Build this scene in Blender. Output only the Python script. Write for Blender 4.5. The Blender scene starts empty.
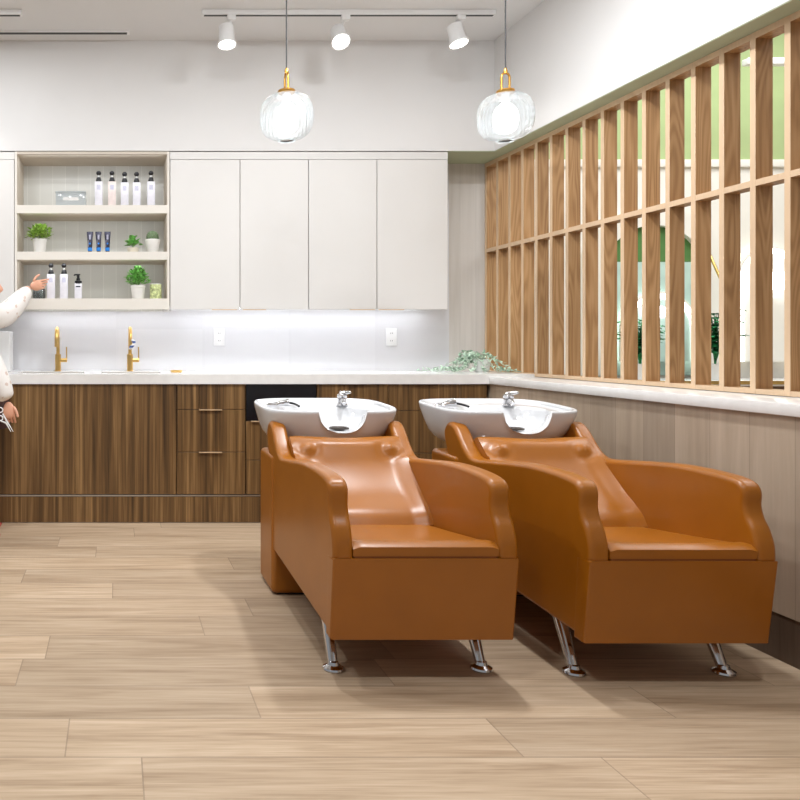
import bpy, bmesh, math, random
from mathutils import Vector, Matrix, Quaternion

random.seed(7)
PI = math.pi
SC = bpy.context.scene
COL = SC.collection
F = 780.0; PX = 116.0; PY = 344.0; CAMZ = 1.098


def at(px, py, Y):
    """point of the place seen at image position px,py at depth Y"""
    return Vector(((px - PX) * Y / F, Y, CAMZ - (py - PY) * Y / F))


def sx(px, Y): return (px - PX) * Y / F
def sz(py, Y): return CAMZ - (py - PY) * Y / F


# ------------------------------------------------------------------ materials
def lin(c):
    out = []
    for v in c[:3]:
        v /= 255.0
        out.append(v / 12.92 if v <= 0.04045 else ((v + 0.055) / 1.055) ** 2.4)
    return (out[0], out[1], out[2], 1.0)


class NT:
    def __init__(self, name):
        self.m = bpy.data.materials.new(name)
        self.m.use_nodes = True
        self.t = self.m.node_tree
        self.n = self.t.nodes
        self.b = self.n['Principled BSDF']

    def new(self, typ, **kw):
        nd = self.n.new(typ)
        for k, v in kw.items():
            setattr(nd, k, v)
        return nd

    def link(self, a, b): self.t.links.new(a, b)

    def val(self, sock, v):
        if hasattr(v, 'is_output') or isinstance(v, bpy.types.NodeSocket):
            self.link(v, sock)
        else:
            sock.default_value = v

    def math(self, op, a, b=None, c=None):
        nd = self.new('ShaderNodeMath', operation=op)
        self.val(nd.inputs[0], a)
        if b is not None: self.val(nd.inputs[1], b)
        if c is not None: self.val(nd.inputs[2], c)
        return nd.outputs[0]

    def pos(self):
        g = self.new('ShaderNodeNewGeometry')
        s = self.new('ShaderNodeSeparateXYZ')
        self.link(g.outputs['Position'], s.inputs[0])
        return s.outputs

    def comb(self, x, y, z):
        c = self.new('ShaderNodeCombineXYZ')
        for i, v in enumerate((x, y, z)): self.val(c.inputs[i], v)
        return c.outputs[0]

    def noise(self, vec, scale=1.0, detail=3.0, rough=0.55, dist=0.0):
        nd = self.new('ShaderNodeTexNoise')
        self.link(vec, nd.inputs['Vector'])
        nd.inputs['Scale'].default_value = scale
        nd.inputs['Detail'].default_value = detail
        nd.inputs['Roughness'].default_value = rough
        nd.inputs['Distortion'].default_value = dist
        return nd.outputs['Fac']

    def white(self, vec):
        nd = self.new('ShaderNodeTexWhiteNoise', noise_dimensions='3D')
        self.link(vec, nd.inputs['Vector'])
        return nd.outputs['Value']

    def ramp(self, fac, stops):
        nd = self.new('ShaderNodeValToRGB')
        cr = nd.color_ramp
        while len(cr.elements) < len(stops): cr.elements.new(0.5)
        for e, (p, c) in zip(cr.elements, stops):
            e.position = p; e.color = lin(c)
        self.link(fac, nd.inputs[0])
        return nd.outputs[0]

    def mix(self, fac, a, b, mode='MIX'):
        nd = self.new('ShaderNodeMix', data_type='RGBA', blend_type=mode)
        self.val(nd.inputs[0], fac)
        self.val(nd.inputs[6], a); self.val(nd.inputs[7], b)
        return nd.outputs[2]

    def bump(self, h, strength=0.2, dist=0.002):
        nd = self.new('ShaderNodeBump')
        nd.inputs['Strength'].default_value = strength
        nd.inputs['Distance'].default_value = dist
        self.link(h, nd.inputs['Height'])
        self.link(nd.outputs[0], self.b.inputs['Normal'])


def mat(name, col, rough=0.5, metal=0.0, emit=None, es=0.0, var=0.03, spec=None, coat=0.0, vscale=30.0):
    k = NT(name)
    b = k.b
    b.inputs['Roughness'].default_value = rough
    b.inputs['Metallic'].default_value = metal
    if spec is not None: b.inputs['Specular IOR Level'].default_value = spec
    if coat: b.inputs['Coat Weight'].default_value = coat
    if emit:
        b.inputs['Emission Color'].default_value = lin(emit)
        b.inputs['Emission Strength'].default_value = es
    p = k.pos()
    n = k.noise(k.comb(p[0], p[1], p[2]), vscale, 2)
    lo = tuple(max(0, c * (1 - var)) for c in col); hi = tuple(min(255, c * (1 + var)) for c in col)
    k.link(k.ramp(n, [(0.3, lo), (0.7, hi)]), b.inputs['Base Color'])
    return k.m


def wood_v(name, dark, mid, light, fine=60.0, zs=0.8, rough=0.45, plank=None, plank_var=0.12, cathedral=0.0, edge=None, vary=0, tight=.21):
    """vertical grain wood in world position"""
    k = NT(name); b = k.b
    p = k.pos()
    u = k.math('ADD', p[0], p[1])
    v1 = k.comb(k.math('MULTIPLY', p[0], fine), k.math('MULTIPLY', p[1], fine), k.math('MULTIPLY', p[2], zs * 1.6))
    v2 = k.comb(k.math('MULTIPLY', p[0], fine * .28), k.math('MULTIPLY', p[1], fine * .28), k.math('MULTIPLY', p[2], zs * .8))
    n1 = k.noise(v1, 1.0, 4, .65, .3)
    n2 = k.noise(v2, 1.0, 3, .6, .8)
    f = k.math('ADD', k.math('MULTIPLY', n1, .5), k.math('MULTIPLY', n2, .5))
    if cathedral:
        v3 = k.comb(k.math('MULTIPLY', p[0], 11), k.math('MULTIPLY', p[1], 11), k.math('MULTIPLY', p[2], 1.1))
        n3 = k.noise(v3, 1.0, 1, .4, .2)
        w = k.math('SINE', k.math('MULTIPLY', n3, 75.0))
        w = k.math('MULTIPLY', k.math('ADD', w, 1.0), .5)
        f = k.math('ADD', k.math('MULTIPLY', f, 1 - cathedral), k.math('MULTIPLY', w, cathedral))
    col = k.ramp(f, [(.5 - tight, dark), (.5, mid), (.5 + tight, light)])
    if plank:
        cell = k.math('FLOOR', k.math('DIVIDE', u, plank))
        r = k.white(k.comb(cell, 3.3, 1.7))
        g = k.math('ADD', 1 - plank_var, k.math('MULTIPLY', r, plank_var * 2))
        col = k.mix(1.0, col, k.comb(g, g, g), 'MULTIPLY')
        fr = k.math('FRACT', k.math('DIVIDE', u, plank))
        gap = k.math('LESS_THAN', fr, .012)
        col = k.mix(k.math('MULTIPLY', gap, .35), col, lin((60, 50, 42)))
    if vary:
        oi = k.new('ShaderNodeObjectInfo')
        g2 = k.math('ADD', 1 - vary, k.math('MULTIPLY', oi.outputs['Random'], vary * 2))
        col = k.mix(1.0, col, k.comb(g2, g2, g2), 'MULTIPLY')
    if edge:   # room light painted into the colour: faces towards the room are paler
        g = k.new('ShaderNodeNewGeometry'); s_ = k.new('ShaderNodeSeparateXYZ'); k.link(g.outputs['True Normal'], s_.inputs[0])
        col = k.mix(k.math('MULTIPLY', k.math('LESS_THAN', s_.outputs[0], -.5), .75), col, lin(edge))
    k.link(col, b.inputs['Base Color'])
    b.inputs['Roughness'].default_value = rough
    k.bump(n1, .08, .001)
    return k.m


def floor_mat():
    k = NT('floor wood planks'); b = k.b
    p = k.pos()
    W = .2155; L = 1.22; OFF = 4.01 - 18 * .2155
    yy = k.math('DIVIDE', k.math('SUBTRACT', p[1], OFF), W)
    row = k.math('FLOOR', yy)
    rr = k.white(k.comb(row, 5.1, 2.2))
    xx = k.math('ADD', k.math('DIVIDE', p[0], L), k.math('MULTIPLY', rr, 7.0))
    cell = k.math('FLOOR', xx)
    tone = k.white(k.comb(row, cell, 9.4))
    sh = k.math('MULTIPLY', tone, 31.0)
    v1 = k.comb(k.math('ADD', k.math('MULTIPLY', p[0], 2.2), sh), k.math('MULTIPLY', p[1], 46), sh)
    v2 = k.comb(k.math('ADD', k.math('MULTIPLY', p[0], 5.0), sh), k.math('MULTIPLY', p[1], 150), sh)
    v3 = k.comb(k.math('ADD', k.math('MULTIPLY', p[0], 1.0), sh), k.math('MULTIPLY', p[1], 9), sh)
    n1 = k.noise(v1, 1, 4, .6, .6); n2 = k.noise(v2, 1, 2, .6, .2); n3 = k.noise(v3, 1, 3, .6, 1.0)
    f = k.math('ADD', k.math('MULTIPLY', n1, .40), k.math('ADD', k.math('MULTIPLY', n2, .18), k.math('MULTIPLY', n3, .42)))
    col = k.ramp(f, FLOOR_STOPS)
    g = k.math('ADD', .86, k.math('MULTIPLY', tone, .22))
    col = k.mix(1.0, col, k.comb(g, g, k.math('MULTIPLY', g, .995)), 'MULTIPLY')
    fy = k.math('FRACT', yy); fx = k.math('FRACT', xx)
    gy = k.math('LESS_THAN', fy, .024); gx = k.math('LESS_THAN', fx, .0032)
    gap = k.math('MAXIMUM', gy, gx)
    col = k.mix(k.math('MULTIPLY', gap, .5), col, lin((128, 110, 92)))
    k.link(col, b.inputs['Base Color'])
    k.link(k.math('ADD', .42, k.math('MULTIPLY', n1, .16)), b.inputs['Roughness'])
    b.inputs['Specular IOR Level'].default_value = .35
    k.bump(k.math('SUBTRACT', k.math('MULTIPLY', n2, .3), k.math('MULTIPLY', gap, 1.0)), .25, .001)
    return k.m


FLOOR_STOPS = [(.32, (150, 125, 99)), (.5, (188, 164, 137)), (.70, (213, 192, 167))]


def tile_mat(name, base, grout, w, h, rough=.25, mix=.6):
    k = NT(name); b = k.b
    p = k.pos()
    fx = k.math('FRACT', k.math('DIVIDE', p[0], w)); fz = k.math('FRACT', k.math('DIVIDE', p[2], h))
    g = k.math('MAXIMUM', k.math('LESS_THAN', fx, .03), k.math('LESS_THAN', fz, .03 * w / h))
    tone = k.white(k.comb(k.math('FLOOR', k.math('DIVIDE', p[0], w)), k.math('FLOOR', k.math('DIVIDE', p[2], h)), 1.5))
    s = k.math('ADD', .95, k.math('MULTIPLY', tone, .07))
    col = k.mix(1.0, lin(base), k.comb(s, s, s), 'MULTIPLY')
    col = k.mix(k.math('MULTIPLY', g, mix), col, lin(grout))
    k.link(col, b.inputs['Base Color'])
    b.inputs['Roughness'].default_value = rough
    return k.m


def leather_mat():
    k = NT('caramel leather'); b = k.b
    p = k.pos()
    v = k.comb(p[0], p[1], p[2])
    n = k.noise(v, 4.0, 3); n2 = k.noise(v, 420.0, 2)
    k.link(k.ramp(n, [(.3, (152, 89, 10)), (.7, (163, 97, 16))]), b.inputs['Base Color'])
    b.inputs['Roughness'].default_value = .33
    b.inputs['Specular IOR Level'].default_value = .55
    k.bump(n2, .10, .0006)
    return k.m


def glass_mat(name, tint=(240, 248, 250), refl=.25, op=.12, glow=0.0):
    k = NT(name)
    out = k.n['Material Output']
    tr = k.new('ShaderNodeBsdfTransparent'); tr.inputs[0].default_value = lin(tint)
    gl = k.new('ShaderNodeBsdfGlossy'); gl.inputs['Roughness'].default_value = .06
    gl.inputs['Color'].default_value = (1, 1, 1, 1)
    df = k.new('ShaderNodeBsdfTranslucent'); df.inputs[0].default_value = lin((245, 250, 252))
    dd = k.new('ShaderNodeBsdfDiffuse'); dd.inputs[0].default_value = lin((235, 243, 246))
    lw = k.new('ShaderNodeLayerWeight'); lw.inputs[0].default_value = refl
    m0 = k.new('ShaderNodeMixShader'); m0.inputs[0].default_value = .5
    k.link(df.outputs[0], m0.inputs[1]); k.link(dd.outputs[0], m0.inputs[2])
    m1 = k.new('ShaderNodeMixShader')
    fac = k.math('ADD', op, k.math('MULTIPLY', lw.outputs['Facing'], .45))
    k.link(fac, m1.inputs[0])
    k.link(tr.outputs[0], m1.inputs[1]); k.link(m0.outputs[0], m1.inputs[2])
    m2 = k.new('ShaderNodeMixShader')
    k.link(lw.outputs['Fresnel'], m2.inputs[0])
    k.link(m1.outputs[0], m2.inputs[1]); k.link(gl.outputs[0], m2.inputs[2])
    k.link(m2.outputs[0], out.inputs['Surface'])
    return k.m


def lace_mat():
    k = NT('white lace cloth'); b = k.b
    p = k.pos(); v = k.comb(p[0], p[1], p[2])
    vo = k.new('ShaderNodeTexVoronoi'); vo.inputs['Scale'].default_value = 26
    k.link(v, vo.inputs['Vector'])
    n = k.noise(v, 14, 3)
    spot = k.math('MULTIPLY', k.math('LESS_THAN', vo.outputs['Distance'], .30), k.math('GREATER_THAN', n, .52))
    k.link(k.mix(k.math('MULTIPLY', spot, .6), lin((236, 232, 228)), lin((200, 168, 150))), b.inputs['Base Color'])
    b.inputs['Roughness'].default_value = .8
    k.bump(n, .4, .01)
    return k.m


M = {}
M['white_wall'] = mat('white painted wall', (226, 225, 224), .7, var=.006, vscale=3)
M['ceiling'] = mat('white ceiling paint', (226, 226, 226), .8, var=.006, vscale=3)
M['green'] = mat('sage green paint', (176, 184, 156), .7, var=.02, vscale=4)
M['far_green'] = mat('light green paint', (176, 194, 138), .8, var=.02, vscale=4)
M['far_white'] = mat('creamy white paint', (240, 236, 226), .8, var=.01, vscale=4)
M['dark_green'] = mat('deep green paint', (84, 128, 66), .7, var=.04, vscale=5)
M['pale_teal'] = mat('pale teal panel', (196, 222, 212), .3, var=.04, vscale=6)
M['floor'] = floor_mat()
M['walnut'] = wood_v('walnut veneer', (58, 38, 17), (112, 82, 47), (166, 130, 84), fine=50, zs=.55, tight=.15, rough=.42)
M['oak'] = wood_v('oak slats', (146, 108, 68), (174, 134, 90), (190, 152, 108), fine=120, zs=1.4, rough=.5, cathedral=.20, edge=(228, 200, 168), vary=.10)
M['panel'] = wood_v('pale panel boards', (158, 140, 120), (176, 158, 138), (192, 174, 154), fine=22, zs=.9, rough=.5, plank=.19, plank_var=.15)
M['grey_panel'] = wood_v('light grey panel boards', (196, 190, 182), (208, 203, 197), (217, 212, 206), fine=40, zs=.8, rough=.5, plank=.11, plank_var=.04)
M['kick'] = wood_v('dark baseboard wood', (78, 62, 50), (96, 78, 64), (110, 92, 76), fine=50, zs=1.0, rough=.5)
M['splash'] = tile_mat('white backsplash tile', (220, 220, 223), (213, 213, 216), .6, .3, .12, .3)
M['shelf_tile'] = tile_mat('grey stacked tile', (206, 205, 198), (230, 229, 222), .088, .28, .3, .7)
M['cab_white'] = mat('off white lacquer', (221, 219, 216), .45, var=.004, vscale=3)
M['shelf_white'] = mat('warm white lacquer', (226, 221, 212), .5, var=.004, vscale=3)
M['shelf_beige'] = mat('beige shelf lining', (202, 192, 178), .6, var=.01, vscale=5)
M['quartz'] = mat('white quartz', (238, 237, 235), .18, var=.015, vscale=18)
M['ceramic'] = mat('white ceramic', (214, 215, 217), .08, var=.003, coat=.4)
M['leather'] = leather_mat()
M['leather_dark'] = mat('leather seam', (120, 62, 20), .5)
M['chrome'] = mat('chrome', (215, 215, 218), .08, 1.0, var=.01)
M['steel'] = mat('brushed steel', (190, 190, 192), .3, 1.0)
M['brass'] = mat('brushed brass', (226, 188, 116), .28, 1.0)
M['old_brass'] = mat('aged brass', (196, 146, 70), .3, 1.0)
M['pull'] = mat('satin brass pull', (214, 184, 146), .35, .35)
M['dark_pull'] = mat('dark bronze pull', (70, 46, 30), .4, .6)
M['black'] = mat('black gloss', (20, 21, 26), .2)
M['black_matte'] = mat('black plastic', (18, 18, 24), .4)
M['drain'] = mat('dark drain', (70, 62, 58), .35, .5)
M['cable'] = mat('dark grey cable', (50, 50, 52), .6)
M['white_plastic'] = mat('white plastic', (238, 238, 238), .4, var=.004)
M['grey_plastic'] = mat('grey plastic', (170, 170, 172), .4)
M['slot'] = mat('dark slot', (70, 70, 70), .7)
M['bottle'] = mat('frosted bottle', (226, 225, 233), .3, var=.02)
M['bottle_warm'] = mat('cream tinted bottle', (232, 218, 214), .3, var=.03)
M['label'] = mat('pale printed label', (202, 203, 222), .5, var=.06, vscale=160)
M['tube'] = mat('dark tube', (44, 44, 66), .35, .2)
M['tube_blue'] = mat('blue tube band', (40, 130, 214), .35)
M['tube_light'] = mat('silver tube print', (170, 170, 190), .35)
M['pot'] = mat('white pot', (236, 235, 231), .4, var=.01)
M['pot_cream'] = mat('cream pot', (230, 222, 204), .5, var=.02)
M['soil'] = mat('dark soil', (60, 44, 32), .9, var=.2)
M['leaf'] = mat('bright green leaf', (140, 172, 78), .5, var=.35, vscale=60)
M['leaf2'] = mat('fresh green leaf', (118, 176, 92), .5, var=.35, vscale=60)
M['sage'] = mat('grey green leaf', (188, 210, 190), .5, var=.2, vscale=50)
M['cactus'] = mat('dark green cactus', (92, 112, 78), .6, var=.15, vscale=120)
M['palm'] = mat('deep green palm', (52, 140, 88), .5, var=.3, vscale=40)
M['candle'] = mat('pale green candle label', (196, 212, 150), .4, var=.25, vscale=60)
M['skin'] = mat('skin', (226, 168, 140), .5, var=.03, vscale=25)
M['hair'] = mat('light brown hair', (150, 104, 62), .55, var=.2, vscale=90)
M['lace'] = lace_mat()
M['maroon'] = mat('dark maroon cloth', (60, 32, 30), .8, var=.1)
M['trouser'] = mat('off white trousers', (226, 214, 204), .8)
M['red'] = mat('red sandal', (186, 84, 76), .5)
M['eye'] = mat('dark eye', (40, 28, 22), .2)
M['lip'] = mat('lip', (190, 100, 90), .5)
M['lens'] = mat('lamp lens', (255, 255, 255), .5, emit=(255, 252, 246), es=9.0, var=0)
M['bulb'] = mat('glowing bulb', (255, 255, 255), .5, emit=(250, 253, 255), es=7.0, var=0)
M['led'] = mat('led strip', (255, 255, 255), .5, emit=(246, 249, 255), es=19.0, var=0)
M['far_led'] = mat('mirror light edge', (255, 255, 255), .5, emit=(255, 250, 242), es=3.0, var=0)
M['globe'] = glass_mat('clear ribbed glass', (250, 252, 253), refl=.20, op=.075)
M['jar_glass'] = glass_mat('clear jar glass', (226, 232, 232), refl=.3, op=.12)
M['acrylic'] = glass_mat('frosted acrylic', (244, 244, 242), refl=.25, op=.72)
M['mirror'] = mat('mirror', (225, 235, 230), .04, 1.0, var=.005)
M['station'] = mat('station brown', (116, 88, 70), .5, var=.05)


# ------------------------------------------------------------------ geometry helpers
def BM(): return bmesh.new()


def box(bm, x0, x1, y0, y1, z0, z1, bev=0.0, seg=2):
    t = bmesh.new()
    bmesh.ops.create_cube(t, size=1.0)
    for v in t.verts:
        v.co = Vector(((x0 + x1) / 2 + v.co.x * (x1 - x0), (y0 + y1) / 2 + v.co.y * (y1 - y0), (z0 + z1) / 2 + v.co.z * (z1 - z0)))
    if bev > 0:
        bmesh.ops.bevel(t, geom=t.edges[:], offset=bev, segments=seg, profile=.5, affect='EDGES', clamp_overlap=True)
    merge(bm, t)
    return bm


def merge(bm, t, mtx=None):
    if mtx is not None: t.transform(mtx)
    me = bpy.data.meshes.new('tmp')
    t.to_mesh(me); t.free()
    bm.from_mesh(me)
    bpy.data.meshes.remove(me)


def lathe(bm, prof, cx=0, cy=0, n=32, flute=0, amp=0.0, mtx=None):
    t = bmesh.new()
    rings = []
    for (r, z) in prof:
        ring = []
        for i in range(n):
            a = 2 * PI * i / n
            rr = r * (1 + (amp * math.cos(flute * a) if flute and r > .02 else 0))
            ring.append(t.verts.new((rr * math.cos(a), rr * math.sin(a), z)))
        rings.append(ring)
    for a, b in zip(rings, rings[1:]):
        for i in range(n):
            j = (i + 1) % n
            t.faces.new((a[i], a[j], b[j], b[i]))
    if prof[0][0] > 1e-5: t.faces.new(list(reversed(rings[0])))
    if prof[-1][0] > 1e-5: t.faces.new(rings[-1])
    bmesh.ops.remove_doubles(t, verts=t.verts[:], dist=1e-6)
    bmesh.ops.recalc_face_normals(t, faces=t.faces[:])
    m = Matrix.Translation((cx, cy, 0)) if mtx is None else mtx
    merge(bm, t, m)
    return bm


def lathe_open(bm, prof, n=48, flute=0, amp=0.0, mtx=None):
    t = bmesh.new()
    rings = []
    for (r, z) in prof:
        ring = []
        for i in range(n):
            a = 2 * PI * i / n
            rr = r * (1 + (amp * math.cos(flute * a) if flute else 0))
            ring.append(t.verts.new((rr * math.cos(a), rr * math.sin(a), z)))
        rings.append(ring)
    for a, b in zip(rings, rings[1:]):
        for i in range(n):
            j = (i + 1) % n
            t.faces.new((a[i], a[j], b[j], b[i]))
    merge(bm, t, mtx)
    return bm


def tube(bm, pts, r, n=10, closed_ends=True):
    pts = [Vector(p) for p in pts]
    rs = r if isinstance(r, (list, tuple)) else [r] * len(pts)
    t = bmesh.new()
    tang = []
    for i in range(len(pts)):
        a = pts[max(0, i - 1)]; b = pts[min(len(pts) - 1, i + 1)]
        tang.append((b - a).normalized())
    up = Vector((0, 0, 1)) if abs(tang[0].z) < .9 else Vector((1, 0, 0))
    nrm = tang[0].cross(up).normalized()
    rings = []
    prev = tang[0]
    for p, d, rr in zip(pts, tang, rs):
        q = prev.rotation_difference(d)
        nrm = (q @ nrm).normalized()
        prev = d
        bi = d.cross(nrm).normalized()
        rings.append([t.verts.new(p + (nrm * math.cos(2 * PI * i / n) + bi * math.sin(2 * PI * i / n)) * rr) for i in range(n)])
    for a, b in zip(rings, rings[1:]):
        for i in range(n):
            j = (i + 1) % n
            t.faces.new((a[i], a[j], b[j], b[i]))
    if closed_ends:
        t.faces.new(list(reversed(rings[0]))); t.faces.new(rings[-1])
    bmesh.ops.recalc_face_normals(t, faces=t.faces[:])
    merge(bm, t)
    return bm


def prism_x(bm, poly, x0, x1, bev=0.0, seg=3):
    """polygon in (y,z) extruded along x, edges of the two end faces rounded"""
    t = bmesh.new()
    a = [t.verts.new((x0, y, z)) for y, z in poly]
    b = [t.verts.new((x1, y, z)) for y, z in poly]
    fa = t.faces.new(a); fb = t.faces.new(list(reversed(b)))
    n = len(poly)
    for i in range(n):
        j = (i + 1) % n
        t.faces.new((a[j], a[i], b[i], b[j]))
    bmesh.ops.recalc_face_normals(t, faces=t.faces[:])
    if bev > 0:
        ed = list({e for f in (fa, fb) for e in f.edges})
        bmesh.ops.bevel(t, geom=ed, offset=bev, segments=seg, profile=.5, affect='EDGES', clamp_overlap=True)
    merge(bm, t)
    return bm


def prism_y(bm, poly, y0, y1):
    """polygon in (x,z) extruded along y"""
    t = bmesh.new()
    a = [t.verts.new((x, y0, z)) for x, z in poly]
    b = [t.verts.new((x, y1, z)) for x, z in poly]
    t.faces.new(a); t.faces.new(list(reversed(b)))
    n = len(poly)
    for i in range(n):
        j = (i + 1) % n
        t.faces.new((a[j], a[i], b[i], b[j]))
    bmesh.ops.recalc_face_normals(t, faces=t.faces[:])
    merge(bm, t)
    return bm


def smooth_poly(pts, k=3):
    """Catmull-Rom resample of a closed list; points flagged sharp (3-tuple) stay corners"""
    n = len(pts); out = []
    for i in range(n):
        p1 = pts[i]; p2 = pts[(i + 1) % n]
        p0 = p1 if len(p1) > 2 else pts[i - 1]
        p3 = p2 if len(p2) > 2 else pts[(i + 2) % n]
        if len(p1) > 2 and len(p2) > 2:
            out.append((p1[0], p1[1])); continue
        for s in range(k):
            t = s / k
            q = []
            for d in (0, 1):
                a, b, c, e = p0[d], p1[d], p2[d], p3[d]
                q.append(.5 * (2 * b + (c - a) * t + (2 * a - 5 * b + 4 * c - e) * t * t + (3 * b - a - 3 * c + e) * t ** 3))
            out.append(tuple(q))
    return out


def root_of(o):
    while o.parent is not None: o = o.parent
    return o


def obj(name, bm, m, parent=None, smooth=True, angle=38, wn=False):
    me = bpy.data.meshes.new(name)
    if parent is not None:
        L = root_of(parent).location
        if L.length > 0: bmesh.ops.translate(bm, verts=bm.verts[:], vec=-L)
    bm.to_mesh(me); bm.free()
    if smooth:
        me.polygons.foreach_set('use_smooth', [True] * len(me.polygons))
        me.set_sharp_from_angle(angle=math.radians(angle))
    me.materials.append(m)
    o = bpy.data.objects.new(name, me)
    COL.objects.link(o)
    o.parent = parent
    if wn:
        w_ = o.modifiers.new('normals', 'WEIGHTED_NORMAL'); w_.keep_sharp = True
    return o


def tag(o, label, cat, group=None):
    o['label'] = label; o['category'] = cat
    if group: o['group'] = group
    return o


def thing(name, label, cat, loc=(0, 0, 0), group=None):
    o = bpy.data.objects.new(name, None)
    COL.objects.link(o)
    o.location = loc
    o.empty_display_size = .1
    return tag(o, label, cat, group)


def struct(name, bm, m, label=None):
    o = obj(name, bm, m)
    o['kind'] = 'structure'
    if label: o['label'] = label
    return o


def dup(root, loc, label, group=None):
    r = root.copy(); COL.objects.link(r)
    r.location = loc; r['label'] = label
    if group: r['group'] = group
    for ch in list(root.children):
        c = ch.copy(); COL.objects.link(c); c.parent = r
        for g in list(ch.children):
            d = g.copy(); COL.objects.link(d); d.parent = c
    return r


# ------------------------------------------------------------------ room shell
YC = F / 163.0          # base cabinet front plane  4.785
YU = 5.07               # upper cabinet front plane
YB = 5.42               # back wall
XL = 2.56               # slat screen
XW = 2.46               # right wall above the screen
XP = 2.30               # low wall below the ledge
ZC = 3.07               # ceiling
ZS = 2.35               # soffit
FAR = 6.2

struct('floor', box(BM(), -4.2, 9.0, -3.2, FAR + .1, -.08, 0), M['floor'])
struct('ceiling', box(BM(), -4.2, XW, -3.2, YU, ZC, ZC + .08), M['ceiling'])
struct('ceiling', box(BM(), XL + .1, 9.0, 0, FAR + .1, 4.0, 4.08), M['ceiling'], 'ceiling of the room behind the slat screen')
struct('wall_back', box(BM(), -4.2, 2.314, YB, YB + .1, 0, ZS), M['splash'])
struct('wall_corner', box(BM(), 2.314, 2.72, YB, YB + .1, 0, ZS), M['grey_panel'])
struct('wall_upper', box(BM(), -4.2, XW, YU, YB + .1, ZS + .004, ZC + .08), M['white_wall'])
struct('wall_right', box(BM(), XW, XL + .1, 0, FAR, ZS + .004, 4.0), M['white_wall'])
# green undersides
struct('trim_1', box(BM(), XW + .002, XL + .1, 0, YB, ZS, ZS + .004), M['green'])
struct('trim_2', box(BM(), 2.16, XW + .002, YU + .002, YB, ZS, ZS + .004), M['green'])
b = BM(); box(b, XP, 2.70, 0, YB, .162, .853); struct('wall_low', b, M['panel'])
b = BM(); box(b, XP + .004, 2.70, 0, YB, 0, .162); struct('baseboard_right', b, M['kick'])
# far room
struct('wall_far', box(BM(), XL + .1, 9.0, FAR, FAR + .1, 0, 2.54), M['far_white'])
struct('wall_far_upper', box(BM(), XL + .1, 9.0, FAR, FAR + .1, 2.54, 4.0), M['far_green'])
b = BM(); box(b, XL + .1, 9.0, FAR - .03, FAR, 2.50, 2.56, .006); struct('trim_3', b, M['far_white'])
struct('wall_end', box(BM(), 2.62, 2.72, YB + .1, FAR, 0, 4.0), M['far_white'])
struct('wall_far_side', box(BM(), 9.0, 9.1, 0, FAR + .1, 0, 4.0), M['far_white'])

# ------------------------------------------------------------------ ceiling fittings
YT = 4.61
def track(name, x0, x1, label, heads):
    t = thing(name, label, 'track light', (x0, YT, ZC))
    obj('rail', box(BM(), x0, x1, YT - .018, YT + .018, ZC - .03, ZC, .003), M['white_plastic'], t)
    b = BM(); box(b, x0 + .012, x1 - .012, YT - .008, YT + .008, ZC - .033, ZC - .027); obj('slot', b, M['slot'], t)
    for (px, py, dx, dy) in heads:
        lens = at(px, py, YT)
        d = Vector((dx, dy, -1)).normalized()
        topc = lens - d * .12
        b = BM(); box(b, topc.x + .0, topc.x + .05, YT - .02, YT + .02, ZC - .06, ZC - .03, .004)
        tube(b, [(topc.x + .025, YT, ZC - .05), (topc.x + .02, topc.y, topc.z + .01), topc + d * .04], .008, 8)
        hd = obj('lamp_head', b, M['white_plastic'], t)
        q = Vector((0, 0, 1)).rotation_difference(-d)
        m = Matrix.Translation(lens) @ q.to_matrix().to_4x4()
        b = BM(); lathe(b, [(0, .125), (.036, .125), (.044, .12), (.046, .03), (.056, .012), (.056, 0), (.050, 0), (.048, .012), (0, .012)], n=32, mtx=m)
        obj('lamp_can', b, M['white_plastic'], hd)
        b = BM(); lathe(b, [(0, .006), (.047, .006), (.047, .010), (0, .010)], n=28, mtx=m)
        obj('lens', b, M['lens'], hd)
        L = bpy.data.lights.new('track spot', 'SPOT'); L.energy = 13; L.spot_size = math.radians(95); L.spot_blend = .9
        L.shadow_soft_size = .04; L.color = (1, .985, .965)
        lo = bpy.data.objects.new('track spot', L); COL.objects.link(lo)
        lo.location = lens + d * .012
        lo.rotation_euler = d.to_track_quat('-Z', 'Y').to_euler()
    return t
track('track_light', sx(202, YT), sx(495, YT), 'white ceiling track carrying three lit spot heads', [(227, 45, .0, -.22), (341, 42, .0, -.75), (459, 44, .14, -.22)])
track('track_light', -3.0, sx(22, YT), 'end of white ceiling track at the top left corner', [(-70, 45, 0, .4)])
Y = 4.93
t = thing('air_slot', 'long narrow dark air slot in ceiling with white rim', 'air vent', (-1.5, Y, ZC))
b = BM(); box(b, -2.6, sx(130, Y), Y - .026, Y + .026, ZC - .008, ZC, .002); obj('frame', b, M['white_plastic'], t)
b = BM(); box(b, -2.58, sx(127, Y), Y - .013, Y + .013, ZC - .011, ZC - .007); obj('slot', b, M['slot'], t)

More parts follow.
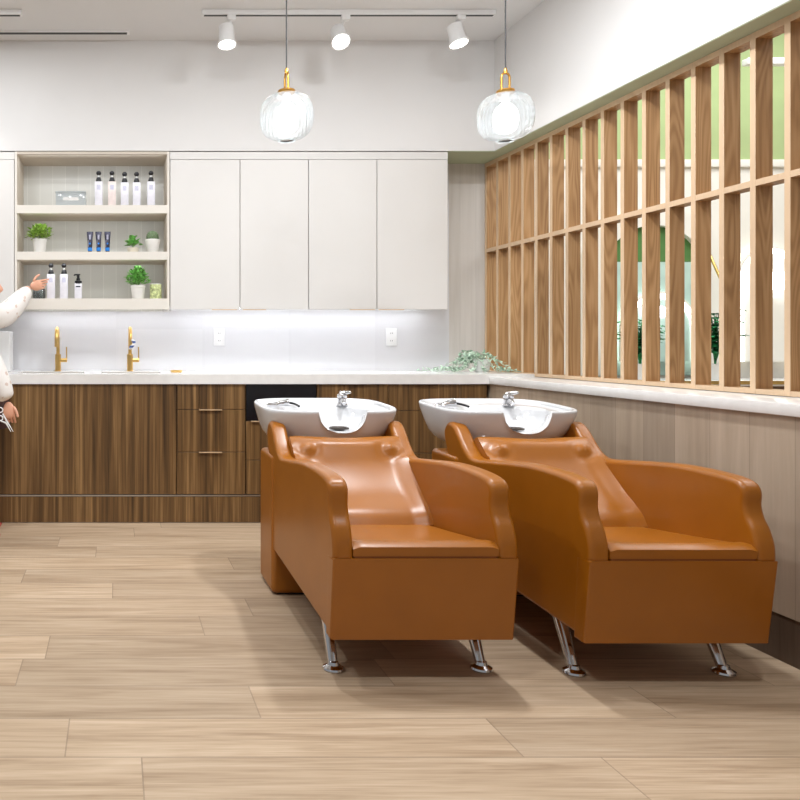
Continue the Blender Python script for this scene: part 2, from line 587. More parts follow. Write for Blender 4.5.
# pendants
def pendant(px, label, rot):
    Yp = 3.9; X = sx(px, Yp); zc = sz(117, Yp)
    t = thing('pendant_lamp', label, 'pendant lamp', (X, Yp, ZC), 'clear glass globe pendants')
    T = Matrix.Translation((X, Yp, zc))
    prof = []
    n = 26
    for i in range(n + 1):
        a = -PI / 2 + PI * i / n
        ca, sa = math.cos(a), math.sin(a)
        r = .13 * (abs(ca) ** .62); z = .114 * (abs(sa) ** .80) * (1 if sa > 0 else -1)
        prof.append((r, z))
    prof = [p for p in prof if p[0] > .042]
    prof = [(.034, -.117), (.040, -.119)] + prof + [(.040, .119)]
    obj('globe', lathe_open(BM(), prof, 144, 36, .012, T), M['globe'], t, angle=80)
    obj('bottom_ring', lathe_open(BM(), [(.034, -.117), (.037, -.123), (.041, -.123), (.043, -.115)], 40, mtx=T), M['globe'], t)
    obj('bulb', lathe(BM(), [(0, -.082), (.03, -.078), (.050, -.06), (.058, -.03), (.058, .01), (.048, .04), (.028, .058), (.022, .066), (0, .068)], n=28, mtx=T), M['bulb'], t)
    obj('socket', lathe(BM(), [(0, .066), (.021, .066), (.021, .116), (0, .116)], n=20, mtx=T), M['grey_plastic'], t)
    obj('cap', lathe(BM(), [(0, .118), (.040, .118), (.043, .122), (.043, .131), (.040, .134), (0, .134)], n=32, mtx=T), M['old_brass'], t)
    b = BM(); pts = []
    for s in range(-8, 9):
        pass
    w = .023; h0 = .132; h1 = .198
    pts = [(-w, 0, h0)] + [(-w, 0, h1)] + [(-w * math.cos(PI * i / 8), 0, h1 + w * math.sin(PI * i / 8)) for i in range(1, 8)] + [(w, 0, h1), (w, 0, h0)]
    R = Matrix.Rotation(rot, 4, 'Z')
    tube(b, [T @ (R @ Vector(p)) for p in pts], .0055, 10)
    lathe(b, [(0, .215), (.010, .216), (.010, .232), (.005, .245), (0, .246)], n=16, mtx=T)
    obj('loop', b, M['old_brass'], t)
    obj('cable', tube(BM(), [(X, Yp, zc + .24), (X, Yp, ZC - .02)], .0035, 8), M['cable'], t)
    obj('canopy', lathe(BM(), [(0, ZC - .025), (.055, ZC - .022), (.06, ZC), (0, ZC)], X, Yp, 28), M['brass'], t)
    L = bpy.data.lights.new('pendant glow', 'POINT'); L.energy = 1.0; L.shadow_soft_size = .06
    lo = bpy.data.objects.new('pendant glow', L); COL.objects.link(lo); lo.location = (X, Yp, zc - .01)
pendant(286.5, 'glass globe pendant with its brass loop seen edge on, above the sealed cabinets', math.radians(98))
pendant(505.5, 'glass globe pendant with open brass loop, hanging next to the slat screen', math.radians(12))

# ------------------------------------------------------------------ base cabinets
kx = lambda px: sx(px, YC)
kz = lambda py: sz(py, YC)
ZT = .8525          # top of fronts
ZK = kz(494.5)          # bottom of fronts
def cab(name, label, p0, p1, fronts, handle, cat='cabinet', appliance=None):
    """fronts: list of (kind, pxl, pxr, pyt, pyb, (handle px range))"""
    x0, x1 = kx(p0), kx(p1)
    t = thing(name, label, cat, ((x0 + x1) / 2, YC + .3, 0))
    b = BM(); box(b, x0 + .001, x1 - .001, YC + .022, YB - .01, ZK - .0, ZT - .001)
    obj('carcass', b, M['walnut'], t)
    for (kind, a, c, yt, yb, h) in fronts:
        b = BM(); box(b, kx(a) + .0015, kx(c) - .0015, YC, YC + .02, kz(yb) + .0015, min(kz(yt) - .0015, .852), .001, 1)
        f = obj(kind, b, M['black'] if kind == 'fridge_door' else M['walnut'], t)
        if h:
            b = BM(); box(b, kx(h[0]), kx(h[1]), YC - .016, YC + .004, min(kz(yt), .8515) - .005, min(kz(yt) + .001, .8525), .001, 1)
            obj('handle', b, handle, f)
    return t
cab('sink_cabinet', 'walnut cabinet with plain tall doors below the two brass taps', -190, 177,
    [('door', -190, -75, 383.5, 494.5, None), ('door', -75, 75, 383.5, 494.5, None), ('door', 75, 176.5, 383.5, 494.5, None)], M['pull'])
cab('drawer_cabinet', 'walnut drawer unit with two light brass pulls left of the black panel', 177, 246,
    [('drawer', 177, 199, 383.5, 409.5, None), ('drawer', 199, 245.5, 383.5, 409.5, None), ('drawer', 177, 245.5, 409.5, 452, (199, 222)), ('drawer', 177, 245.5, 452, 494.5, (199, 222))], M['pull'])
cab('drawer_cabinet', 'walnut unit with a black panel on top, behind the left wash basin', 246, 317,
    [('fridge_door', 246, 316.5, 384, 421, None), ('drawer', 246, 316.5, 421, 460, (251, 290)), ('drawer', 246, 316.5, 460, 494.5, None)], M['pull'])
cab('drawer_cabinet', 'walnut drawer unit directly behind the left basin tap', 317, 388,
    [('drawer', 317, 388, 383.5, 410.5, (341, 366)), ('drawer', 317, 388, 410.5, 453, None), ('drawer', 317, 388, 453, 494.5, None)], M['dark_pull'])
cab('drawer_cabinet', 'walnut drawer unit in the corner by the low panel wall', 388, 487,
    [('drawer', 388, 460, 383.5, 410.5, (412, 437)), ('drawer', 388, 460, 410.5, 453, None), ('drawer', 388, 460, 453, 494.5, None), ('filler_panel', 460, 487, 383.5, 494.5, None)], M['dark_pull'])
b = BM(); box(b, kx(-190), kx(487), YC + .006, YC + .03, .004, ZK - .014); o = struct('trim_4', b, M['walnut'])
b = BM(); box(b, kx(-190), kx(487), YC + .004, YC + .03, ZK - .012, ZK - .003); o = struct('trim_5', b, M['steel'])

# worktop with two sink holes
ZCT = .913
Ys0, Ys1 = 4.90, 5.24
holes = [(sx(18, 5.0), sx(84, 5.0)), (sx(101, 5.0), sx(161, 5.0))]
b = BM()
xa, xb = kx(-190), 2.60
y0, y1 = YC - .015, YB - .001
box(b, xa, xb, y0, Ys0, .853, ZCT); box(b, xa, xb, Ys1, y1, .853, ZCT)
xs = [xa] + [v for h in holes for v in h] + [xb]
for i in range(0, len(xs), 2): box(b, xs[i], xs[i + 1], Ys0, Ys1, .853, ZCT)
b2 = BM(); box(b2, 0, 0.001, 0, .001, 0, .001)
b2.free()
tag(obj('worktop', b, M['quartz'], smooth=False), 'long white quartz worktop over the walnut cabinets', 'worktop')
for (h0, h1), lb in zip(holes, ('steel sink in worktop below left brass tap', 'steel sink in worktop below right brass tap with tag')):
    b = BM(); w = .004; zb = .70
    box(b, h0 - w, h1 + w, Ys0 - w, Ys1 + w, zb, zb + w)
    box(b, h0 - w, h0, Ys0 - w, Ys1 + w, zb, .852); box(b, h1, h1 + w, Ys0 - w, Ys1 + w, zb, .852)
    box(b, h0, h1, Ys0 - w, Ys0, zb, .852); box(b, h0, h1, Ys1, Ys1 + w, zb, .852)
    t = thing('sink', lb, 'sink', ((h0 + h1) / 2, 5.07, zb), 'undermount sinks')
    obj('basin', b, M['steel'], t, smooth=False)
    obj('drain', lathe(BM(), [(0, zb + w), (.04, zb + w), (.042, zb + w + .003), (0, zb + w + .003)], (h0 + h1) / 2, 5.07, 24), M['chrome'], t)
b = BM(); box(b, 2.28, 2.712, 0, YC - .016, .853, .896, .003, 2)
tag(obj('ledge', b, M['quartz']), 'white quartz ledge on the low wall below the slats', 'ledge')

# brass taps
def tap(px, label):
    Yt = 5.30; X = sx(px, Yt); z0 = ZCT
    t = thing('sink_tap', label, 'tap', (X, Yt, z0), 'brass taps on the worktop')
    obj('body', lathe(BM(), [(0, z0), (.024, z0), (.024, z0 + .004), (.020, z0 + .006), (.020, z0 + .115), (.0135, z0 + .118), (0, z0 + .118)], X, Yt, 24), M['brass'], t)
    R = .075
    pts = [(X, Yt, z0 + .11), (X, Yt, z0 + .215)] + [(X, Yt - R + R * math.cos(a), z0 + .215 + R * math.sin(a)) for a in [PI * i / 12 for i in range(1, 13)]] + [(X, Yt - 2 * R, z0 + .165)]
    obj('spout', tube(BM(), pts, .012, 14), M['brass'], t)
    b = BM(); tube(b, [(X + .014, Yt, z0 + .075), (X + .062, Yt, z0 + .075)], .0135, 16)
    h = obj('handle', b, M['brass'], t)
    obj('lever', tube(BM(), [(X + .058, Yt, z0 + .08), (X + .058, Yt, z0 + .165)], .0042, 10), M['brass'], h)
    return t
tap(58, 'brass gooseneck tap nearest the person, without a tag')
tap(130, 'brass gooseneck tap with a small tag hanging on its spout')
X = sx(131, 5.2)
b = BM()
pts = [(X + .004 + .016 * math.sin(i * .55), 5.135 + .004 * math.cos(i * .6), ZCT + .215 - i * .008) for i in range(9)]
tube(b, pts, [.007, .010, .012, .010, .008, .010, .012, .010, .006], 10)
kk = NT('blue and white band'); pp = kk.pos()
kk.link(kk.ramp(kk.math('FRACT', kk.math('MULTIPLY', pp[2], 34)), [(.45, (240, 240, 244)), (.55, (50, 84, 150))]), kk.b.inputs['Base Color'])
tag(obj('tag', b, kk.m), 'small blue and white band looped on the right brass tap', 'tag')
X = sx(176.5, 5.1)
b = BM(); lathe(b, [(0, ZCT), (.034, ZCT), (.040, ZCT + .010), (.040, ZCT + .014), (.036, ZCT + .014), (.03, ZCT + .006), (0, ZCT + .006)], X, 5.1, 28)
tag(obj('soap_dish', b, M['brass']), 'small flat round brass dish on the worktop', 'dish')
# white dispenser behind the person
x1 = sx(11.5, 5.3)
t = thing('towel_dispenser', 'white upright paper towel dispenser on worktop behind the person', 'dispenser', (x1 - .12, 5.3, ZCT))
obj('body', box(BM(), x1 - .24, x1, 5.2, 5.4, ZCT, sz(331, 5.2), .01, 3), M['white_plastic'], t)
obj('slot', box(BM(), x1 - .20, x1 - .04, 5.197, 5.203, ZCT + .03, ZCT + .05), M['grey_plastic'], t)

# outlets
for px, lb in ((219, 'white wall outlet left, above the black panel'), (391, 'white wall outlet right, near end of cabinets')):
    X = sx(px, YB); z = sz(337, YB)
    t = thing('wall_outlet', lb, 'outlet', (X, YB, z), 'wall outlets')
    p = obj('plate', box(BM(), X - .038, X + .038, YB - .009, YB, z - .060, z + .060, .003), M['white_plastic'], t)
    for s in (-1, 1):
        b = BM(); lathe(b, [(0, 0), (.017, 0), (.018, .003), (0, .003)], n=20, mtx=Matrix.Translation((X, YB - .0085, z + s * .026)) @ Matrix.Rotation(PI / 2, 4, 'X'))
        so = obj('socket', b, M['white_plastic'], p)
        for q in (-1, 1):
            box_b = BM(); box(box_b, X + q * .006 - .0013, X + q * .006 + .0013, YB - .0125, YB - .011, z + s * .026 - .004, z + s * .026 + .005)
            merge_o = obj('socket', box_b, M['slot'], p)

# ------------------------------------------------------------------ upper cabinets
ux = lambda px: sx(px, YU)
uz = lambda py: sz(py, YU)
ZB0, ZB1 = uz(309.3), ZS - .001
def upper(label, p0, p1, doors):
    x0, x1 = ux(p0), ux(p1)
    t = thing('wall_cabinet', label, 'cabinet', ((x0 + x1) / 2, YB, ZB0), 'white wall cabinets')
    obj('carcass', box(BM(), x0 + .0005, x1 - .0005, YU + .021, YB - .001, ZB0 + .022, ZB1 - .002), M['cab_white'], t)
    obj('top_strip', box(BM(), x0, x1, YU + .004, YU + .02, uz(159), ZB1 - .002), M['cab_white'], t)
    for (a, c, h) in doors:
        d = obj('door', box(BM(), ux(a) + .0022, ux(c) - .0022, YU, YU + .02, ZB0, uz(159.6), .0012, 1), M['cab_white'], t)
        if h: obj('handle', box(BM(), ux(h[0]), ux(h[1]), YU - .006, YU + .012, ZB0 - .005, ZB0, .001, 1), M['pull'], d)
    return t
upper('white two door wall cabinet next to the open shelves', 170, 308.5, [(170, 240, (212, 237)), (240, 308.5, (243, 266))])
upper('white two door wall cabinet nearest the slat screen', 308.5, 448, [(308.5, 377, (350, 375)), (377, 448, (379, 404))])
upper('white wall cabinet above the person, left of open shelves', -130, 14.5, [(-130, -58, None), (-58, 14.5, None)])
# end panel edge of right cabinet and LED strips
for a, c, lb in ((176, 445, 'glowing light strip under the closed wall cabinets'), (22, 166, 'glowing light strip under the open shelves')):
    t = thing('light_strip', lb, 'light strip', (ux((a + c) / 2), 5.29, ZB0 + .014), 'under cabinet lights')
    dz = 0 if a > 100 else 0
    obj('housing', box(BM(), ux(a), ux(c), 5.275, 5.31, ZB0 + .0165, ZB0 + .0215), M['white_plastic'], t)
    obj('diffuser', box(BM(), ux(a) + .01, ux(c) - .01, 5.28, 5.305, ZB0 + .0140, ZB0 + .0165), M['led'], t)
X = ux(167)
tag(obj('puck_sensor', lathe(BM(), [(0, ZB0 - .012), (.022, ZB0 - .012), (.026, ZB0 - .008), (.026, ZB0 + .021), (0, ZB0 + .021)], X, 5.15, 24), M['white_plastic']), 'small round white switch under the cabinet corner by shelves', 'switch')

# open shelves
x0, x1 = ux(14.8), ux(169.5)
t = thing('shelf_unit', 'open warm white wall shelves holding bottles and potted plants', 'shelf', ((x0 + x1) / 2, YB, ZB0))
th = .014
obj('side_panel', box(BM(), x0, x0 + th, YU, YB - .002, ZB0, ZB1), M['shelf_white'], t)
obj('side_panel', box(BM(), x1 - th, x1, YU, YB - .002, ZB0, ZB1), M['shelf_white'], t)
obj('back_panel', box(BM(), x0 + th, x1 - th, YB - .012, YB - .002, ZB0, ZB1), M['shelf_tile'], t)
obj('top_panel', box(BM(), x0 + th, x1 - th, YU, YB - .012, ZB1 - .018, ZB1), M['shelf_beige'], t)
shelfz = []
for (yt, yb) in ((205.1, 213.2), (251.7, 259.6), (298.5, 309.3)):
    zt, zb = uz(yt), uz(yb)
    shelfz.append(zt)
    obj('shelf', box(BM(), x0 + th, x1 - th, YU - .002, YU + .018, zb, zt), M['shelf_white'], t)
    obj('shelf', box(BM(), x0 + th, x1 - th, YU + .018, YB - .012, zb + (.022 if yt > 290 else .001), zt - .0005), M['shelf_beige'], t)
for a in (x0 + th, x1 - th - .003):
    obj('side_lining', box(BM(), a, a + .003, YU + .01, YB - .012, ZB0 + .02, ZB1 - .018), M['shelf_beige'], t)
S1, S2, S3 = shelfz
x0s, x1s = x0, x1

# shelf goods
YI = 5.125
def bottle(label, warm=False):
    t = thing('bottle', label, 'bottle', (0, 0, 0), 'tall product bottles')
    obj('body', box(BM(), -.026, .026, -.018, .018, 0, .163, .004, 2), M['bottle_warm'] if warm else M['bottle'], t)
    b = BM(); lathe(b, [(0, .163), (.019, .163), (.019, .171), (.013, .191), (0, .191)], n=24); obj('collar', b, M['black_matte'], t)
    b = BM(); lathe(b, [(0, .191), (.006, .191), (.006, .207), (0, .207)], n=12); obj('neck', b, M['white_plastic'], t)
    b = BM(); lathe(b, [(0, .204), (.009, .205), (.0145, .211), (.0165, .219), (.0145, .227), (.009, .233), (0, .235)], n=24); obj('cap', b, M['black_matte'], t)
    b = BM(); box(b, -.012, .012, -.0192, -.0180, .108, .140)
    obj('label_print', b, M['label'], t, smooth=False)
    return t
bp = bottle('tall pale bottle with round black cap, first from the white box on top shelf')
bw = bottle('tall bottle with cream tinted lower half, second in the top shelf row', True)
bp.location = (sx(98.7, YI), YI, S1); bw.location = (sx(112, YI), YI, S1)
lbs = ['tall pale bottle in the middle of five on the top shelf', 'tall pale bottle with a darker printed mark, fourth in the top shelf row', 'tall pale bottle standing apart at right end of the top shelf row']
for px, lb, dy in zip((124.6, 136.6, 151), lbs, (.03, .03, 0)):
    dup(bp, (sx(px, YI + dy), YI + dy, S1), lb)
dup(bp, (sx(51, YI), YI, S3), 'tall pale bottle being touched by the reaching hand')
dup(bp, (sx(64, YI), YI, S3), 'tall pale bottle on the lowest shelf beside the pump bottle')
# pump bottle
X = sx(78.3, YI)
t = thing('pump_bottle', 'short pale bottle with black pump on the lowest shelf', 'bottle', (X, YI, S3))
obj('body', box(BM(), X - .024, X + .024, YI - .02, YI + .02, S3, S3 + .104, .006, 2), M['bottle'], t)
obj('collar', lathe(BM(), [(0, S3 + .1), (.024, S3 + .1), (.024, S3 + .118), (.013, S3 + .122), (.013, S3 + .135), (0, S3 + .135)], X, YI, 24), M['black_matte'], t)
b = BM(); lathe(b, [(0, S3 + .133), (.009, S3 + .133), (.009, S3 + .155), (.013, S3 + .156), (.013, S3 + .163), (0, S3 + .164)], X, YI, 20)
tube(b, [(X, YI, S3 + .160), (X - .024, YI - .004, S3 + .159), (X - .027, YI - .004, S3 + .152)], .005, 8)
obj('pump', b, M['black_matte'], t)
obj('label_print', box(BM(), X - .015, X + .015, YI - .0212, YI - .020, S3 + .076, S3 + .084), M['tube'], t)
# tubes
def tubething(label):
    t = thing('product_tube', label, 'tube', (0, 0, 0), 'dark product tubes')
    tb = bmesh.new()
    rings = []
    for z, w, d in ((.030, .0145, .0145), (.05, .0155, .015), (.09, .0175, .011), (.122, .0205, .004), (.138, .0215, .0015)):
        rings.append([tb.verts.new((w * math.cos(2 * PI * i / 20), d * math.sin(2 * PI * i / 20), z)) for i in range(20)])
    for a, c in zip(rings, rings[1:]):
        for i in range(20): tb.faces.new((a[i], a[(i + 1) % 20], c[(i + 1) % 20], c[i]))
    tb.faces.new(list(reversed(rings[0]))); tb.faces.new(rings[-1])
    obj('tube_body', tb, M['tube'], t)
    obj('cap', lathe(BM(), [(0, 0), (.0125, 0), (.0135, .004), (.0135, .011), (0, .011)], n=20), M['tube'], t)
    obj('band', lathe(BM(), [(0, .011), (.0150, .011), (.0155, .032), (0, .032)], n=20), M['tube_blue'], t)
    b = BM(); box(b, -.006, .006, -.0172, -.0125, .085, .116, .001, 1); box(b, -.012, -.009, -.0165, -.012, .036, .08); obj('print', b, M['tube_light'], t)
    b = BM(); lathe(b, [(0, 0), (.006, 0), (.006, .003), (0, .003)], n=12, mtx=Matrix.Translation((0, -.0140, .058)) @ Matrix.Rotation(PI / 2, 4, 'X')); obj('emblem', b, M['tube_blue'], t)
    return t
tp = tubething('dark blue product tube, first of three on the middle shelf')
tp.location = (sx(90, YI), YI, S2)
dup(tp, (sx(98.6, YI), YI, S2), 'dark blue product tube in the middle of three on the shelf')
dup(tp, (sx(107.5, YI), YI, S2), 'dark blue product tube closest to the small leafy plant')
# white box
X = sx(71, YI)
t = thing('display_box', 'frosted white box lying on the top shelf beside bottles', 'box', (X, YI, S1))
obj('box_body', box(BM(), X - .098, X + .098, YI - .03, YI + .07, S1, S1 + .088, .003), M['acrylic'], t)
obj('lid', box(BM(), X - .100, X + .100, YI - .032, YI + .072, S1 + .088, S1 + .096, .003), M['acrylic'], t)
obj('label_print', box(BM(), X - .05, X + .05, YI - .0315, YI - .030, S1 + .035, S1 + .055), M['cab_white'], t)


def leaf(bm, p, d, up, L, W, curl=.15):
    d = d.normalized(); s = d.cross(up)
    if s.length < 1e-4: s = d.cross(Vector((1, 0, 0)))
    s.normalize(); n = s.cross(d)
    rows = []
    for t_, w in ((0, .12), (.3, .85), (.6, 1.0), (.85, .6), (1, .05)):
        c = p + d * (L * t_) + n * (-curl * L * t_ * t_)
        rows.append((bm.verts.new(c - s * (W * w) + n * (W * .25 * w)), bm.verts.new(c), bm.verts.new(c + s * (W * w) + n * (W * .25 * w))))
    for a, c in zip(rows, rows[1:]):
        bm.faces.new((a[0], a[1], c[1], c[0])); bm.faces.new((a[1], a[2], c[2], c[1]))


def potted(name, label, px, Yp, zs, potpr, potm, soil_z, kind, m, seed=1):
    X = sx(px, Yp)
    t = thing(name, label, 'plant', (X, Yp, zs))
    obj('pot', lathe(BM(), [(r, zs + z) for r, z in potpr], X, Yp, 32), potm, t)
    rmax = max(r for r, z in potpr)
    obj('soil', lathe(BM(), [(0, zs + soil_z - .004), (rmax * .80, zs + soil_z - .004), (rmax * .80, zs + soil_z), (0, zs + soil_z + .002)], X, Yp, 24), M['soil'], t)
    rnd = random.Random(seed)
    b = BM()
    c0 = Vector((X, Yp, zs + soil_z))
    kind(b, c0, rnd)
    obj('foliage', b, m, t, angle=75)
    return t
def bush(rx, hz, n, L, W):
    def f(b, c, r):
        for i in range(n):
            a = r.uniform(0, 2 * PI); e = r.uniform(.05, 1.0) ** .7
            ph = e * PI / 2
            k = r.uniform(.35, 1.0)
            d = Vector((math.cos(a) * math.cos(ph), math.sin(a) * math.cos(ph), math.sin(ph)))
            p = c + Vector((d.x * rx * k, d.y * rx * k, .005 + d.z * hz * k))
            dd = (d + Vector((r.uniform(-.6, .6), r.uniform(-.6, .6), r.uniform(-.3, .6)))).normalized()
            leaf(b, p, dd, Vector((r.uniform(-.3, .3), r.uniform(-.3, .3), 1)), L * r.uniform(.7, 1.2), W * r.uniform(.7, 1.2), r.uniform(0, .3))
        for i in range(10):
            a = r.uniform(0, 2 * PI)
            tube(b, [c - Vector((0, 0, .005)), c + Vector((math.cos(a) * rx * .35, math.sin(a) * rx * .35, hz * .6))], .0015, 5)
    return f
potpr = [(0, 0), (.036, 0), (.039, .004), (.046, .072), (.049, .074), (.049, .088), (.045, .088), (.042, .070), (0, .070)]
potted('potted_plant', 'bushy green plant with narrow leaves at left end of the middle shelf', 39.5, YI, S2, potpr, M['pot'], .076, bush(.085, .088, 420, .034, .0085), M['leaf'], 3)
potted('potted_plant', 'rounded green plant in white pot on the lowest shelf', 138, YI, S3, potpr, M['pot'], .076, bush(.078, .118, 480, .028, .010), M['leaf2'], 5)
pp2 = [(0, 0), (.030, 0), (.034, .004), (.040, .030), (.038, .031), (.034, .024), (0, .024)]
potted('potted_plant', 'tiny plant with broad leaves in a low cream pot', 133, YI, S2, pp2, M['pot_cream'], .026, bush(.042, .062, 44, .040, .017), M['leaf2'], 9)
pc = [(0, 0), (.034, 0), (.037, .003), (.050, .084), (.047, .086), (.044, .070), (0, .068)]
def cact(b, c, r):
    lathe(b, [(.036, 0), (.039, .022), (.036, .045), (.024, .062), (.008, .068), (0, .068)], n=48, flute=12, amp=.07, mtx=Matrix.Translation(c))
    for i in range(60):
        a = 2 * PI * (i % 12) / 12; z = .010 + .050 * (i // 12) / 5; rr = .039 * math.sqrt(max(0, 1 - (z / .074) ** 2))
        p = c + Vector((rr * math.cos(a), rr * math.sin(a), z)); tube(b, [p, p + Vector((math.cos(a), math.sin(a), .3)) * .007], [.0008, .0002], 4)
potted('potted_cactus', 'round dark cactus in tapered white pot at end of middle shelf', 152.5, YI, S2, pc, M['pot'], .074, cact, M['cactus'], 2)
# candle jar
X = sx(155.7, YI)
t = thing('candle_jar', 'small candle jar with pale green leafy label, lowest shelf', 'candle', (X, YI, S3))
obj('jar', lathe(BM(), [(0, S3), (.036, S3), (.038, S3 + .004), (.038, S3 + .094), (.035, S3 + .096), (0, S3 + .090)], X, YI, 28), M['candle'], t)
obj('lid', lathe(BM(), [(0, S3 + .092), (.037, S3 + .093), (.037, S3 + .099), (0, S3 + .100)], X, YI, 28), M['white_plastic'], t)
# glass jar behind the hand
X = sx(39, 5.25)
t = thing('glass_jar', 'clear glass jar on lowest shelf behind the reaching hand', 'jar', (X, 5.25, S3))
obj('jar', lathe(BM(), [(0, S3), (.04, S3), (.043, S3 + .004), (.043, S3 + .070), (.036, S3 + .080), (.036, S3 + .088), (.033, S3 + .088), (.033, S3 + .078), (.040, S3 + .068), (.040, S3 + .006), (0, S3 + .006)], X, 5.25, 28), M['jar_glass'], t)
b = BM()
rn = random.Random(4)
for i in range(16):
    p = Vector((X + rn.uniform(-.022, .022), 5.25 + rn.uniform(-.022, .022), S3 + .012 + i * .003)); d = Vector((rn.uniform(-1, 1), rn.uniform(-1, 1), rn.uniform(-.4, .4))).normalized() * .012
    tube(b, [p - d, p + d], .004, 6)
o = obj('contents', b, M['black_matte'], t); o['kind'] = 'stuff'

# ------------------------------------------------------------------ trailing plant in the corner
Yp = 5.16; X = sx(482, Yp); zt = ZCT
t = thing('trailing_plant', 'grey green trailing plant in white pot on the worktop corner', 'plant', (X, Yp, zt))
obj('pot', lathe(BM(), [(0, zt), (.038, zt), (.042, zt + .004), (.054, zt + .078), (.056, zt + .084), (.050, zt + .084), (.046, zt + .070), (0, zt + .066)], X, Yp, 32, 16, .02), M['pot'], t)
obj('soil', lathe(BM(), [(0, zt + .066), (.046, zt + .068), (0, zt + .074)], X, Yp, 24), M['soil'], t)
rn = random.Random(12)
bs = BM(); bl = BM()
ends = [(-.42, .02), (-.36, -.10), (-.30, .08), (-.25, -.12), (-.20, .10), (-.14, -.14), (-.10, .12), (.10, -.16), (.15, -.10), (.18, -.22), (.03, -.18), (-.06, -.17), (-.17, .02), (-.22, -.02), (-.3, -.03), (.08, .08)]
for ex, ey in ends:
    pts = []
    hgt = rn.uniform(.03, .075)
    for s in range(12):
        u = s / 11
        z = zt + .08 + hgt * math.sin(min(1, u * 2.2) * PI * .75) * (1 - u) - .075 * min(1, u * 1.5) ** 2
        pts.append(Vector((X + ex * u + rn.uniform(-.006, .006), Yp + ey * u + rn.uniform(-.006, .006), max(zt + .006, z))))
    tube(bs, pts, [.0022] * 11 + [.001], 5)
    for s in range(2, 12):
        for q in range(2):
            d = Vector((rn.uniform(-1, 1), rn.uniform(-1, 1), rn.uniform(-.1, 1.0)))
            leaf(bl, pts[s] + Vector((rn.uniform(-.008, .008), rn.uniform(-.008, .008), .003)), d, Vector((0, 0, 1)), rn.uniform(.018, .032), rn.uniform(.007, .012), .1)
for i in range(90):
    a = rn.uniform(0, 2 * PI); k = rn.uniform(.2, 1)
    p = Vector((X - .085 + math.cos(a) * .075 * k, Yp + .05 + math.sin(a) * .05 * k, zt + .05 + .10 * (1 - k * k) * rn.uniform(.1, 1)))
    leaf(bl, p, Vector((rn.uniform(-1, 1), rn.uniform(-1, 1), rn.uniform(-.2, 1))), Vector((0, 0, 1)), .026, .011, .1)
obj('stems', bs, M['sage'], t); obj('foliage', bl, M['sage'], t, angle=75)

# ------------------------------------------------------------------ slat screen
t = thing('slat_screen', 'tall oak slat screen standing on the white ledge', 'screen', (XL + .035, 4.0, .898))
zb = .8985; zt_ = ZS - .001
for i in range(-3, 16):
    yk = 2.989 + .1617 * i
    if yk > 5.36 or yk < 2.3: continue
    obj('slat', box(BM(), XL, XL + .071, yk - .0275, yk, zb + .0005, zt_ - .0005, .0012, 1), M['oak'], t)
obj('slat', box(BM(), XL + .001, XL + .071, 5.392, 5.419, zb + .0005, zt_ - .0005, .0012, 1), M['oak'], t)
for z0, z1 in ((zb, zb + .020), (1.731, 1.756), (zt_ - .027, zt_)):
    obj('rail', box(BM(), XL + .0008, XL + .0702, 2.3, 5.418, z0, z1), M['oak'], t)

